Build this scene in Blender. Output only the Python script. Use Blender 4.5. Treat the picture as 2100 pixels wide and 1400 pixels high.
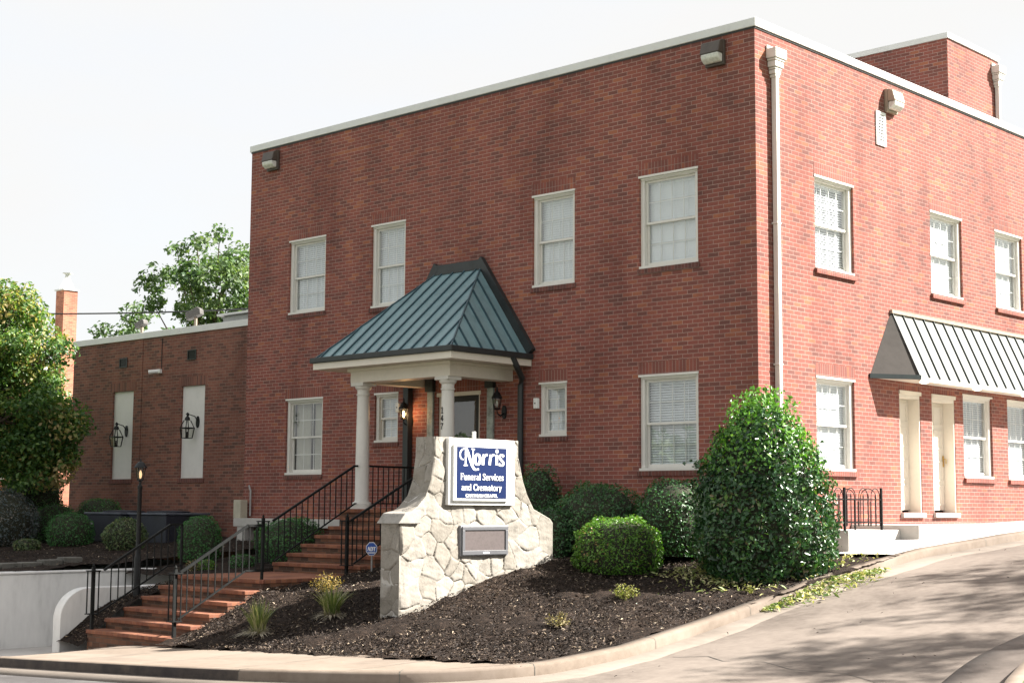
import bpy, math, random
import numpy as np
from mathutils import Vector, Matrix

for o in list(bpy.data.objects):
    bpy.data.objects.remove(o)
sc = bpy.context.scene
COL = sc.collection
random.seed(7)
RNG = np.random.default_rng(11)
PI = math.pi

# ------------------------------------------------------------------ camera, sky, sun, exposure
# metres; x runs along the front facade (corner of the building at 0), y runs back along the side wall, z = 0 is eye level
cam_d = bpy.data.cameras.new("camera")
cam = bpy.data.objects.new("camera", cam_d)
COL.objects.link(cam)
Rt = Vector((0.72974836, 0.68368674, 0.00630655))
Up = Vector((0.06982466, -0.08369829, 0.99404181))
Fw = Vector((-0.68014105, 0.72496002, 0.10881688))
mw = Matrix((Rt, Up, -Fw)).transposed().to_4x4()
mw.translation = Vector((12.958, -19.286, 0.0))
cam.matrix_world = mw
cam_d.sensor_width = 36.0
cam_d.lens = 3107.957 / 2100.0 * 36.0
cam_d.clip_start = 0.1
cam_d.clip_end = 3000.0
sc.camera = cam

SUN = Vector((0.565, 0.57, 0.657)).normalized()
SUN_EL = math.asin(SUN.z)
SUN_ROT = math.atan2(SUN.x, SUN.y)
world = bpy.data.worlds.new("World")
sc.world = world
world.use_nodes = True
wn, wl = world.node_tree.nodes, world.node_tree.links
wn.clear()
w_out = wn.new("ShaderNodeOutputWorld")
w_sky = wn.new("ShaderNodeTexSky")
w_sky.sky_type = 'NISHITA'
w_sky.sun_disc = False
w_sky.sun_elevation = SUN_EL
w_sky.sun_rotation = SUN_ROT
w_sky.dust_density = 3.0
w_bg = wn.new("ShaderNodeBackground")
w_bg.inputs[1].default_value = 0.10
wl.new(w_sky.outputs[0], w_bg.inputs[0])
w_cl = wn.new("ShaderNodeBackground")          # thin bright cloud
w_cl.inputs[0].default_value = (1.0, 0.995, 0.985, 1)
w_cl.inputs[1].default_value = 0.242
w_tc = wn.new("ShaderNodeTexCoord")
w_map = wn.new("ShaderNodeMapping")
w_map.inputs['Scale'].default_value = (1.6, 1.6, 4.5)
w_no = wn.new("ShaderNodeTexNoise")
w_no.inputs['Scale'].default_value = 1.7
w_no.inputs['Detail'].default_value = 5
w_no.inputs['Roughness'].default_value = 0.55
w_rp = wn.new("ShaderNodeMapRange")
w_rp.inputs[1].default_value = 0.3
w_rp.inputs[2].default_value = 0.62
w_rp.inputs[3].default_value = 0.86
w_rp.inputs[4].default_value = 1.0
w_mx = wn.new("ShaderNodeMixShader")
wl.new(w_tc.outputs['Generated'], w_map.inputs[0])
wl.new(w_map.outputs[0], w_no.inputs['Vector'])
wl.new(w_no.outputs[0], w_rp.inputs[0])
wl.new(w_rp.outputs[0], w_mx.inputs[0])
wl.new(w_bg.outputs[0], w_mx.inputs[1])
wl.new(w_cl.outputs[0], w_mx.inputs[2])
wl.new(w_mx.outputs[0], w_out.inputs[0])

sun_d = bpy.data.lights.new("sun", 'SUN')
sun_d.energy = 5.0
sun_d.angle = math.radians(0.5)
sun_d.color = (1.0, 0.945, 0.865)
sun = bpy.data.objects.new("sun", sun_d)
COL.objects.link(sun)
sun.rotation_mode = 'QUATERNION'
sun.rotation_quaternion = SUN.to_track_quat('Z', 'Y')
sun.location = (30, 30, 40)

sc.view_settings.view_transform = 'Standard'
sc.view_settings.look = 'None'
sc.view_settings.gamma = 1.0
sc.view_settings.exposure = 1.98

# ------------------------------------------------------------------ materials
class NT:
    def __init__(s, name):
        s.m = bpy.data.materials.new(name)
        s.m.use_nodes = True
        s.n, s.l = s.m.node_tree.nodes, s.m.node_tree.links
        s.b = s.n['Principled BSDF']
        s.out = s.n['Material Output']
    def node(s, t, **kw):
        x = s.n.new(t)
        for k, v in kw.items():
            setattr(x, k, v)
        return x
    def link(s, a, b):
        s.l.new(a, b)
    def noise(s, scale, detail=4, rough=0.55, vec=None, dist=0.0):
        x = s.node("ShaderNodeTexNoise")
        x.inputs['Scale'].default_value = scale
        x.inputs['Detail'].default_value = detail
        x.inputs['Roughness'].default_value = rough
        x.inputs['Distortion'].default_value = dist
        if vec is not None:
            s.link(vec, x.inputs['Vector'])
        return x.outputs[0]
    def coord(s, which='Object', scale=None):
        t = s.node("ShaderNodeTexCoord").outputs[which]
        if scale:
            mp = s.node("ShaderNodeMapping")
            mp.inputs['Scale'].default_value = scale
            s.link(t, mp.inputs[0])
            return mp.outputs[0]
        return t
    def ramp(s, fac, stops, interp='LINEAR'):
        r = s.node("ShaderNodeValToRGB")
        r.color_ramp.interpolation = interp
        el = r.color_ramp.elements
        while len(el) < len(stops):
            el.new(0.5)
        for e, (p, c) in zip(el, stops):
            e.position = p
            e.color = tuple(c) + (1,) if len(c) == 3 else c
        s.link(fac, r.inputs[0])
        return r.outputs[0]
    def math(s, op, a, b=None):
        x = s.node("ShaderNodeMath", operation=op)
        for i, v in enumerate((a, b)):
            if v is None:
                continue
            if isinstance(v, (int, float)):
                x.inputs[i].default_value = v
            else:
                s.link(v, x.inputs[i])
        return x.outputs[0]
    def mix(s, fac, a, b, blend='MIX'):
        x = s.node("ShaderNodeMix", data_type='RGBA', blend_type=blend)
        for sock, v in ((x.inputs[0], fac), (x.inputs[6], a), (x.inputs[7], b)):
            if isinstance(v, (int, float)):
                sock.default_value = v
            elif isinstance(v, tuple):
                sock.default_value = v + (1,) if len(v) == 3 else v
            else:
                s.link(v, sock)
        return x.outputs[2]
    def bump(s, h, strength=0.3, dist=0.01):
        x = s.node("ShaderNodeBump")
        x.inputs['Strength'].default_value = strength
        x.inputs['Distance'].default_value = dist
        s.link(h, x.inputs['Height'])
        s.link(x.outputs[0], s.b.inputs['Normal'])
        return x

def set_in(b, **kw):
    for k, v in kw.items():
        b.inputs[k].default_value = v

def pmat(name, color, rough=0.6, var=0.12, scale=2.5, bump=0.0, bscale=60, metallic=0.0, spec=0.5, stretch=None):
    t = NT(name)
    v = t.coord('Object', stretch)
    n1 = t.noise(scale, 5, 0.6, v)
    n2 = t.noise(scale * 9, 3, 0.5, v)
    f = t.math('ADD', t.math('MULTIPLY', n1, 0.7), t.math('MULTIPLY', n2, 0.3))
    lo = tuple(c * (1 - var * 1.8) for c in color)
    hi = tuple(min(1, c * (1 + var)) for c in color)
    t.link(t.ramp(f, [(0.3, lo), (0.5, color), (0.72, hi)]), t.b.inputs['Base Color'])
    set_in(t.b, Roughness=rough, Metallic=metallic)
    t.b.inputs['Specular IOR Level'].default_value = spec
    if bump:
        t.bump(t.noise(bscale, 4, 0.6, v), bump, 0.006)
    return t.m

def brick_mat(name, stops, mortar, bw=0.203, rh=0.0677, ms=0.0105, offset=0.5, cluster=0.62, grime=True):
    t = NT(name)
    uv = t.node("ShaderNodeUVMap").outputs[0]
    br = t.node("ShaderNodeTexBrick")
    br.offset = offset
    br.inputs['Color1'].default_value = (0, 0, 0, 1)
    br.inputs['Color2'].default_value = (1, 1, 1, 1)
    br.inputs['Mortar'].default_value = (0.5, 0.5, 0.5, 1)
    br.inputs['Scale'].default_value = 1.0
    br.inputs['Mortar Size'].default_value = ms / 2
    br.inputs['Mortar Smooth'].default_value = 0.25
    br.inputs['Brick Width'].default_value = bw
    br.inputs['Row Height'].default_value = rh
    wob = t.node("ShaderNodeVectorMath", operation='MULTIPLY_ADD')
    nn = t.node("ShaderNodeTexNoise")
    nn.inputs['Scale'].default_value = 5.0
    nn.inputs['Detail'].default_value = 2
    t.link(uv, nn.inputs['Vector'])
    t.link(nn.outputs[1], wob.inputs[0])
    wob.inputs[1].default_value = (0.006, 0.006, 0)
    t.link(uv, wob.inputs[2])
    t.link(wob.outputs[0], br.inputs['Vector'])
    sep = t.node("ShaderNodeSeparateColor")
    t.link(br.outputs['Color'], sep.inputs[0])
    big = t.noise(0.9, 3, 0.6, uv)
    tint = t.math('ADD', sep.outputs[0], t.math('MULTIPLY', t.math('SUBTRACT', big, 0.5), cluster))
    col = t.ramp(tint, stops)
    fine = t.noise(70, 3, 0.6, uv)
    col = t.mix(0.32, col, t.ramp(fine, [(0.3, (0.45, 0.42, 0.42)), (0.7, (1.25, 1.2, 1.15))]), 'MULTIPLY')
    mc = t.ramp(t.noise(4, 4, 0.6, uv), [(0.3, tuple(c * 0.72 for c in mortar)), (0.7, mortar)])
    c = t.mix(br.outputs['Fac'], col, mc)
    if grime:
        g = t.noise(0.55, 5, 0.65, t.node("ShaderNodeMapping").outputs[0])
        mp = g.node.inputs['Vector'].links[0].from_node
        mp.inputs['Scale'].default_value = (1.6, 0.5, 1)
        t.link(uv, mp.inputs[0])
        c = t.mix(1.0, c, t.ramp(g, [(0.3, (0.66, 0.64, 0.65)), (0.5, (0.94, 0.94, 0.94)), (0.68, (1.1, 1.08, 1.06))]), 'MULTIPLY')
    t.link(c, t.b.inputs['Base Color'])
    set_in(t.b, Roughness=0.85)
    t.b.inputs['Specular IOR Level'].default_value = 0.25
    h = t.math('ADD', t.math('MULTIPLY', br.outputs['Fac'], -1.0), t.math('MULTIPLY', fine, 0.35))
    t.bump(h, 0.55, 0.006)
    return t.m

RED = [(0.0, (0.165, 0.070, 0.060)), (0.2, (0.205, 0.077, 0.063)), (0.42, (0.24, 0.082, 0.066)), (0.66, (0.257, 0.086, 0.068)),
       (0.86, (0.272, 0.092, 0.069)), (0.95, (0.30, 0.107, 0.070)), (1.0, (0.335, 0.125, 0.074))]
BROWN = [(0.0, (0.115, 0.063, 0.052)), (0.3, (0.175, 0.079, 0.061)), (0.6, (0.215, 0.09, 0.067)), (1.0, (0.25, 0.108, 0.078))]
ORNG = [(0.0, (0.34, 0.12, 0.08)), (0.5, (0.44, 0.17, 0.11)), (1.0, (0.52, 0.21, 0.13))]
M = {}
M['brick'] = brick_mat("red_brick", RED, (0.43, 0.30, 0.26), ms=0.0095)
M['brick_wing'] = brick_mat("brown_brick", BROWN, (0.30, 0.2, 0.16), cluster=0.4)
M['brick_far'] = brick_mat("orange_brick", ORNG, (0.5, 0.33, 0.26), cluster=0.3)
M['soldier'] = brick_mat("soldier_brick", RED[1:], (0.34, 0.23, 0.2), bw=0.0677, rh=0.24, offset=0.0)
M['rowlock'] = brick_mat("sill_brick", [(0.0, (0.10, 0.05, 0.045)), (1.0, (0.2, 0.075, 0.06))], (0.25, 0.16, 0.14), bw=0.0677, rh=0.2, offset=0.0)
M['soldier_wing'] = brick_mat("soldier_brown_brick", BROWN, (0.34, 0.21, 0.165), bw=0.0677, rh=0.24, offset=0.0)
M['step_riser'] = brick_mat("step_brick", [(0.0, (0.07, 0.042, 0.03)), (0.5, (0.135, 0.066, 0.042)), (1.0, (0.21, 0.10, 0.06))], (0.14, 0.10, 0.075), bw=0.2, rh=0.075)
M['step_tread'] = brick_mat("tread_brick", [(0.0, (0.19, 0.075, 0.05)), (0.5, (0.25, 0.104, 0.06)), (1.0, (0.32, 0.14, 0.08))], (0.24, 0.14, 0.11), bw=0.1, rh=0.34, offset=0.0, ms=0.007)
M['white'] = pmat("white_paint", (0.66, 0.64, 0.60), 0.45, 0.05, 3)
M['cream'] = pmat("cream_paint", (0.66, 0.61, 0.53), 0.5, 0.05, 2)
M['panel'] = pmat("pale_panel", (0.68, 0.655, 0.64), 0.55, 0.05, 1.2)
M['coping'] = pmat("white_metal_coping", (0.66, 0.66, 0.65), 0.4, 0.06, 1.5)
M['conc'] = pmat("white_concrete", (0.47, 0.45, 0.42), 0.8, 0.10, 1.3, 0.25, 90)
M['stucco'] = pmat("white_stucco", (0.66, 0.655, 0.64), 0.85, 0.14, 1.6, 0.25, 110, stretch=(1, 1, .35))
M['black'] = pmat("black_metal", (0.009, 0.010, 0.011), 0.5, 0.3, 8, spec=0.3)
M['rail'] = pmat("black_iron", (0.011, 0.012, 0.012), 0.6, 0.35, 9, spec=0.15)
M['flash'] = pmat("dark_flashing", (0.022, 0.026, 0.027), 0.5, 0.3, 3)
M['roof_teal'] = pmat("blue_green_metal", (0.175, 0.28, 0.305), 0.36, 0.16, 1.3, stretch=(1, 1, 0.4))
M['seam'] = pmat("dark_seam", (0.035, 0.075, 0.095), 0.4, 0.2, 3)
M['awning'] = pmat("pale_awning_metal", (0.29, 0.30, 0.28), 0.32, 0.07, 1.4)
M['awn_end_shade'] = pmat("shaded_awning_end", (0.07, 0.064, 0.06), 0.8, 0.14, 1.2, spec=0.1)  # far darker than the awning roof: the end's shade put into its colour
M['awn_trim'] = pmat("awning_trim", (0.02, 0.03, 0.032), 0.45, 0.2, 3)
M['bronze'] = pmat("bronze_housing", (0.075, 0.06, 0.05), 0.5, 0.2, 5)
M['tan'] = pmat("tan_housing", (0.33, 0.27, 0.21), 0.5, 0.15, 5)
M['lens'] = pmat("prismatic_lens", (0.62, 0.62, 0.58), 0.18, 0.2, 18)
M['galv'] = pmat("grey_metal", (0.33, 0.33, 0.33), 0.45, 0.15, 4, metallic=0.3)
M['flood'] = pmat("grey_flood_housing", (0.10, 0.095, 0.09), 0.5, 0.15, 4)
M['hvac'] = pmat("dark_unit_metal", (0.018, 0.021, 0.032), 0.5, 0.3, 3)
M['hvac_top'] = pmat("unit_lid", (0.09, 0.10, 0.125), 0.45, 0.2, 3)
M['patina'] = pmat("mottled_marble", (0.30, 0.33, 0.30), 0.45, 0.45, 7)
M['brass'] = pmat("brass", (0.55, 0.36, 0.10), 0.3, 0.2, 10, metallic=0.9)
M['blue'] = pmat("blue_sign_face", (0.005, 0.016, 0.075), 0.35, 0.10, 2)
M['adt_blue'] = pmat("yard_sign_blue", (0.012, 0.07, 0.33), 0.4, 0.1, 6)
M['letter'] = pmat("white_lettering", (0.83, 0.83, 0.83), 0.5, 0.02, 5)
M['screen'] = pmat("dim_display", (0.115, 0.098, 0.097), 0.35, 0.12, 30)
M['led_frame'] = pmat("display_frame", (0.11, 0.112, 0.122), 0.4, 0.08, 4)
M['led_trim'] = pmat("display_trim", (0.24, 0.24, 0.255), 0.4, 0.06, 4)
M['bark'] = pmat("bark", (0.10, 0.075, 0.055), 0.9, 0.35, 6, 0.5, 40)
M['twig_and_core'] = pmat("twigs_and_dark_core", (0.028, 0.03, 0.016), 0.9, 0.4, 8)  # plant stems, and the added dark cores inside the bushes
M['inside'] = pmat("dark_interior", (0.05, 0.048, 0.045), 0.9, 0.2, 2)
M['blind'] = pmat("blind_slats", (0.84, 0.855, 0.87), 0.5, 0.03, 4)
M['drape'] = pmat("sheer_drape", (0.6, 0.58, 0.5), 0.8, 0.1, 3)
M['roofing'] = pmat("grey_roofing", (0.3, 0.3, 0.3), 0.9, 0.15, 1)
M['grass'] = pmat("grass_ground", (0.075, 0.10, 0.035), 0.95, 0.3, 0.8, 0.5, 30)
M['edging'] = pmat("weathered_edging", (0.12, 0.115, 0.10), 0.9, 0.3, 4, 0.5, 40)
M['plastic'] = pmat("white_plastic", (0.75, 0.75, 0.73), 0.4, 0.03, 5)
M['beige'] = pmat("beige_box", (0.45, 0.42, 0.33), 0.6, 0.1, 5)

def glass_mat():
    t = NT("window_glass")
    tr = t.node("ShaderNodeBsdfTransparent")
    tr.inputs[0].default_value = (0.93, 0.96, 0.965, 1)
    gl = t.node("ShaderNodeBsdfGlossy")
    gl.inputs['Roughness'].default_value = 0.015
    fr = t.node("ShaderNodeLayerWeight")
    f = t.math('ADD', t.math('MULTIPLY', t.math('POWER', fr.outputs['Facing'], 4.0), 0.85), 0.13)
    f.node.use_clamp = True
    mx = t.node("ShaderNodeMixShader")
    t.link(f, mx.inputs[0]); t.link(tr.outputs[0], mx.inputs[1]); t.link(gl.outputs[0], mx.inputs[2])
    bp = t.node("ShaderNodeBump")
    bp.inputs['Strength'].default_value = 0.05
    bp.inputs['Distance'].default_value = 0.02
    t.link(t.noise(2.2, 1, 0.4, t.coord('Object')), bp.inputs['Height'])
    t.link(bp.outputs[0], gl.inputs['Normal'])
    t.link(mx.outputs[0], t.out.inputs[0])
    return t.m
M['glass'] = glass_mat()

def emit_mat(name, col, strength):
    t = NT(name)
    set_in(t.b, Roughness=0.4)
    t.b.inputs['Base Color'].default_value = col + (1,)
    t.b.inputs['Emission Color'].default_value = col + (1,)
    t.b.inputs['Emission Strength'].default_value = strength
    return t.m
M['bulb'] = emit_mat("lit_bulb", (1.0, 0.62, 0.26), 5.0)
M['bulb_dim'] = emit_mat("dim_bulb", (1.0, 0.66, 0.35), 0.28)
M['downlight'] = emit_mat("soffit_bulb", (1.0, 0.85, 0.6), 2.0)

def lamp_glass():
    t = NT("lantern_glass")
    tr = t.node("ShaderNodeBsdfTransparent")
    tr.inputs[0].default_value = (0.9, 0.9, 0.88, 1)
    gl = t.node("ShaderNodeBsdfGlossy")
    gl.inputs['Roughness'].default_value = 0.08
    mx = t.node("ShaderNodeMixShader")
    mx.inputs[0].default_value = 0.06
    t.link(tr.outputs[0], mx.inputs[1]); t.link(gl.outputs[0], mx.inputs[2])
    t.link(mx.outputs[0], t.out.inputs[0])
    return t.m
M['lglass'] = lamp_glass()

def leaf_mat(name, stops, rough=0.4, trans=0.25, tcol=None, spec=0.5):
    t = NT(name)
    at = t.node("ShaderNodeAttribute", attribute_name="tint")
    c = t.ramp(at.outputs['Fac'], stops)
    t.link(c, t.b.inputs['Base Color'])
    set_in(t.b, Roughness=rough)
    t.b.inputs['Specular IOR Level'].default_value = spec
    tl = t.node("ShaderNodeBsdfTranslucent")
    t.link(t.mix(1.0, c, tcol or (1.5, 1.6, 0.7), 'MULTIPLY'), tl.inputs[0])
    mx = t.node("ShaderNodeMixShader")
    mx.inputs[0].default_value = trans
    t.link(t.b.outputs[0], mx.inputs[1]); t.link(tl.outputs[0], mx.inputs[2])
    t.link(mx.outputs[0], t.out.inputs[0])
    return t.m
M['holly'] = leaf_mat("holly_leaves", [(0, (0.016, 0.046, 0.02)), (0.5, (0.028, 0.085, 0.028)), (0.85, (0.06, 0.14, 0.035)), (0.95, (0.12, 0.24, 0.04)), (1, (0.2, 0.17, 0.10))], 0.3, 0.18)
M['holly_new'] = leaf_mat("young_holly_leaves", [(0, (0.05, 0.14, 0.02)), (0.6, (0.09, 0.24, 0.03)), (1, (0.17, 0.34, 0.05))], 0.35, 0.3)
M['hedge'] = leaf_mat("hedge_leaves", [(0, (0.024, 0.075, 0.03)), (0.6, (0.045, 0.13, 0.045)), (1, (0.10, 0.21, 0.07))], 0.4, 0.28)
M['box'] = leaf_mat("box_leaves", [(0, (0.045, 0.12, 0.016)), (0.55, (0.08, 0.2, 0.02)), (0.93, (0.14, 0.28, 0.035)), (1, (0.26, 0.17, 0.06))], 0.42, 0.3)
M['boxdark'] = leaf_mat("clipped_dark_leaves", [(0, (0.025, 0.085, 0.028)), (0.6, (0.045, 0.15, 0.04)), (1, (0.08, 0.22, 0.06))], 0.5, 0.28)
M['juniper'] = leaf_mat("blue_grey_needles", [(0, (0.045, 0.065, 0.068)), (0.6, (0.08, 0.105, 0.105)), (1, (0.2, 0.17, 0.14))], 0.6, 0.1)
M['olive'] = leaf_mat("olive_leaves", [(0, (0.045, 0.085, 0.03)), (0.6, (0.09, 0.14, 0.05)), (1, (0.19, 0.18, 0.08))], 0.5, 0.2)
M['myrtle'] = leaf_mat("crape_myrtle_leaves", [(0, (0.03, 0.08, 0.025)), (0.45, (0.07, 0.15, 0.035)), (0.72, (0.15, 0.24, 0.055)), (0.88, (0.27, 0.25, 0.075)), (1, (0.40, 0.32, 0.15))], 0.45, 0.35)
M['oak'] = leaf_mat("far_tree_leaves", [(0, (0.045, 0.09, 0.04)), (0.55, (0.09, 0.155, 0.06)), (1, (0.17, 0.23, 0.10))], 0.5, 0.35)
M['blade'] = leaf_mat("grass_blades", [(0, (0.07, 0.11, 0.025)), (0.5, (0.15, 0.2, 0.055)), (0.75, (0.32, 0.32, 0.15)), (1, (0.45, 0.4, 0.27))], 0.5, 0.3)
M['straw'] = leaf_mat("dry_blades", [(0, (0.26, 0.22, 0.16)), (0.5, (0.42, 0.37, 0.29)), (1, (0.55, 0.5, 0.4))], 0.7, 0.2)
M['sage'] = leaf_mat("yellow_green_sprigs", [(0, (0.14, 0.17, 0.04)), (0.5, (0.26, 0.28, 0.08)), (1, (0.42, 0.34, 0.16))], 0.6, 0.3)
M['dry'] = leaf_mat("dry_sprigs", [(0, (0.17, 0.12, 0.07)), (0.6, (0.3, 0.24, 0.13)), (1, (0.45, 0.4, 0.2))], 0.7, 0.2)
M['gold'] = leaf_mat("golden_sprigs", [(0, (0.2, 0.13, 0.03)), (0.6, (0.42, 0.3, 0.08)), (1, (0.55, 0.42, 0.2))], 0.6, 0.3)
M['redleaf'] = leaf_mat("orange_sprigs", [(0, (0.35, 0.12, 0.03)), (1, (0.7, 0.25, 0.05))], 0.6, 0.3)
M['clip'] = leaf_mat("cut_leaves", [(0, (0.06, 0.12, 0.03)), (0.45, (0.18, 0.24, 0.07)), (0.75, (0.45, 0.44, 0.2)), (1, (0.62, 0.55, 0.35))], 0.5, 0.2)
M['chips'] = leaf_mat("mulch_chips", [(0, (0.014, 0.010, 0.008)), (0.55, (0.045, 0.031, 0.024)), (0.85, (0.12, 0.085, 0.06)), (0.96, (0.26, 0.2, 0.14)), (1, (0.5, 0.42, 0.32))], 0.85, 0.0)

def mulch_mat():
    t = NT("dark_mulch")
    v = t.coord('Object')
    a = t.noise(28, 6, 0.7, v, 0.6)
    b = t.noise(90, 4, 0.65, v)
    c = t.noise(0.8, 3, 0.5, v)
    f = t.math('ADD', t.math('MULTIPLY', a, 0.6), t.math('MULTIPLY', b, 0.4))
    f = t.math('ADD', f, t.math('MULTIPLY', t.math('SUBTRACT', c, 0.5), 0.16))
    t.link(t.ramp(f, [(0.36, (0.006, 0.005, 0.0045)), (0.5, (0.02, 0.014, 0.011)), (0.6, (0.05, 0.034, 0.025)), (0.68, (0.12, 0.085, 0.06)), (0.76, (0.2, 0.15, 0.1))]), t.b.inputs['Base Color'])
    set_in(t.b, Roughness=0.95)
    t.b.inputs['Specular IOR Level'].default_value = 0.15
    t.bump(f, 1.0, 0.03)
    return t.m
M['mulch'] = mulch_mat()

def paving_mat(name, stops, streak=(1, 1, 1), s1=0.7, bump=0.25, spots=True):
    t = NT(name)
    v = t.coord('Object', streak)
    o = t.coord('Object')
    a = t.noise(s1, 6, 0.62, v, 0.4)
    b = t.noise(9, 5, 0.6, o)
    c = t.noise(160, 2, 0.5, o)
    f = t.math('ADD', t.math('MULTIPLY', a, 0.66), t.math('ADD', t.math('MULTIPLY', b, 0.30), t.math('MULTIPLY', c, 0.12)))
    col = t.ramp(f, stops)
    st = t.noise(0.45, 4, 0.6, o)
    col = t.mix(1.0, col, t.ramp(st, [(0.34, (0.74, 0.73, 0.73)), (0.47, (1.0, 1.0, 1.0))]), 'MULTIPLY')
    if spots:
        vo = t.node("ShaderNodeTexVoronoi")
        vo.inputs['Scale'].default_value = 2.3
        t.link(o, vo.inputs['Vector'])
        sp = t.math('LESS_THAN', vo.outputs['Distance'], 0.028)
        col = t.mix(t.math('MULTIPLY', sp, 0.6), col, (0.06, 0.05, 0.045))
    t.link(col, t.b.inputs['Base Color'])
    set_in(t.b, Roughness=0.85)
    t.b.inputs['Specular IOR Level'].default_value = 0.3
    t.bump(t.math('ADD', t.math('MULTIPLY', c, 0.6), t.math('MULTIPLY', b, 0.4)), bump, 0.004)
    return t.m
M['driveway'] = paving_mat("worn_concrete", [(0.34, (0.091, 0.0732, 0.0612)), (0.46, (0.1304, 0.1073, 0.0912)), (0.56, (0.179, 0.1503, 0.1281)), (0.7, (0.2219, 0.1883, 0.1616))], (1.0, 0.5, 1), 0.6)
M['kerb'] = paving_mat("kerb_concrete", [(0.34, (0.1188, 0.0915, 0.0704)), (0.5, (0.176, 0.1408, 0.1109)), (0.66, (0.2156, 0.176, 0.1443))], (1, 1, 1), 1.4, 0.4)
M['gutter'] = paving_mat("gutter_concrete", [(0.34, (0.1305, 0.108, 0.09)), (0.5, (0.18, 0.153, 0.1287)), (0.66, (0.216, 0.1845, 0.1575))], (1, 1, 1), 0.9)
M['sidewalk'] = paving_mat("tan_concrete", [(0.34, (0.1568, 0.1235, 0.095)), (0.5, (0.2137, 0.1729, 0.1387)), (0.66, (0.2517, 0.209, 0.171))], (0.5, 1.5, 1), 0.8)
M['asphalt'] = paving_mat("asphalt", [(0.34, (0.055, 0.05, 0.05)), (0.5, (0.085, 0.08, 0.08)), (0.66, (0.12, 0.112, 0.11))], (1, 1, 1), 0.8, 0.5)
M['pave'] = paving_mat("grey_pavement", [(0.34, (0.33, 0.31, 0.295)), (0.5, (0.42, 0.40, 0.38)), (0.66, (0.47, 0.45, 0.43))], (1, 1, 1), 0.8)

def stone_mat(name="white_rubble_stone", tinted=True):
    t = NT(name)
    v = t.coord('Object')
    at = t.node("ShaderNodeAttribute", attribute_name="tint")
    a = t.noise(5, 5, 0.65, v)
    b = t.noise(45, 4, 0.6, v)
    f = t.math('ADD', t.math('MULTIPLY', a, 0.6), t.math('MULTIPLY', b, 0.4))
    c = t.ramp(f, [(0.34, (0.1944, 0.1823, 0.162)), (0.48, (0.2795, 0.2632, 0.239)), (0.65, (0.324, 0.3078, 0.2835))])
    tc = t.ramp(at.outputs['Fac'], [(0.0, (0.3, 0.28, 0.26)), (0.16, (0.7, 0.675, 0.63)), (0.3, (0.80, 0.775, 0.73)), (1.0, (1.16, 1.155, 1.15))])
    if tinted:
        c = t.mix(1.0, c, tc, 'MULTIPLY')
    t.link(c, t.b.inputs['Base Color'])
    set_in(t.b, Roughness=0.85)
    t.b.inputs['Specular IOR Level'].default_value = 0.25
    t.bump(f, 0.5, 0.012)
    return t.m
M['stone'] = stone_mat()
M['slab'] = stone_mat("white_stone_slab", False)

# ------------------------------------------------------------------ object helpers
def tag(o, label=None, cat=None, group=None, kind=None):
    if label: o['label'] = label
    if cat: o['category'] = cat
    if group: o['group'] = group
    if kind: o['kind'] = kind
    return o

def thing(name, loc, label, cat, group=None, rotz=0.0):
    o = bpy.data.objects.new(name, None)
    COL.objects.link(o)
    o.empty_display_size = 0.2
    o.location = loc
    o.rotation_euler = (0, 0, rotz)
    return tag(o, label, cat, group)

def root_loc(o):
    while o.parent is not None:
        o = o.parent
    return Vector(o.location)

def copy_tree(o, parent=None):
    c = o.copy()
    COL.objects.link(c)
    if parent is not None:
        c.parent = parent
    for ch in list(o.children):
        copy_tree(ch, c)
    return c

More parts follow.
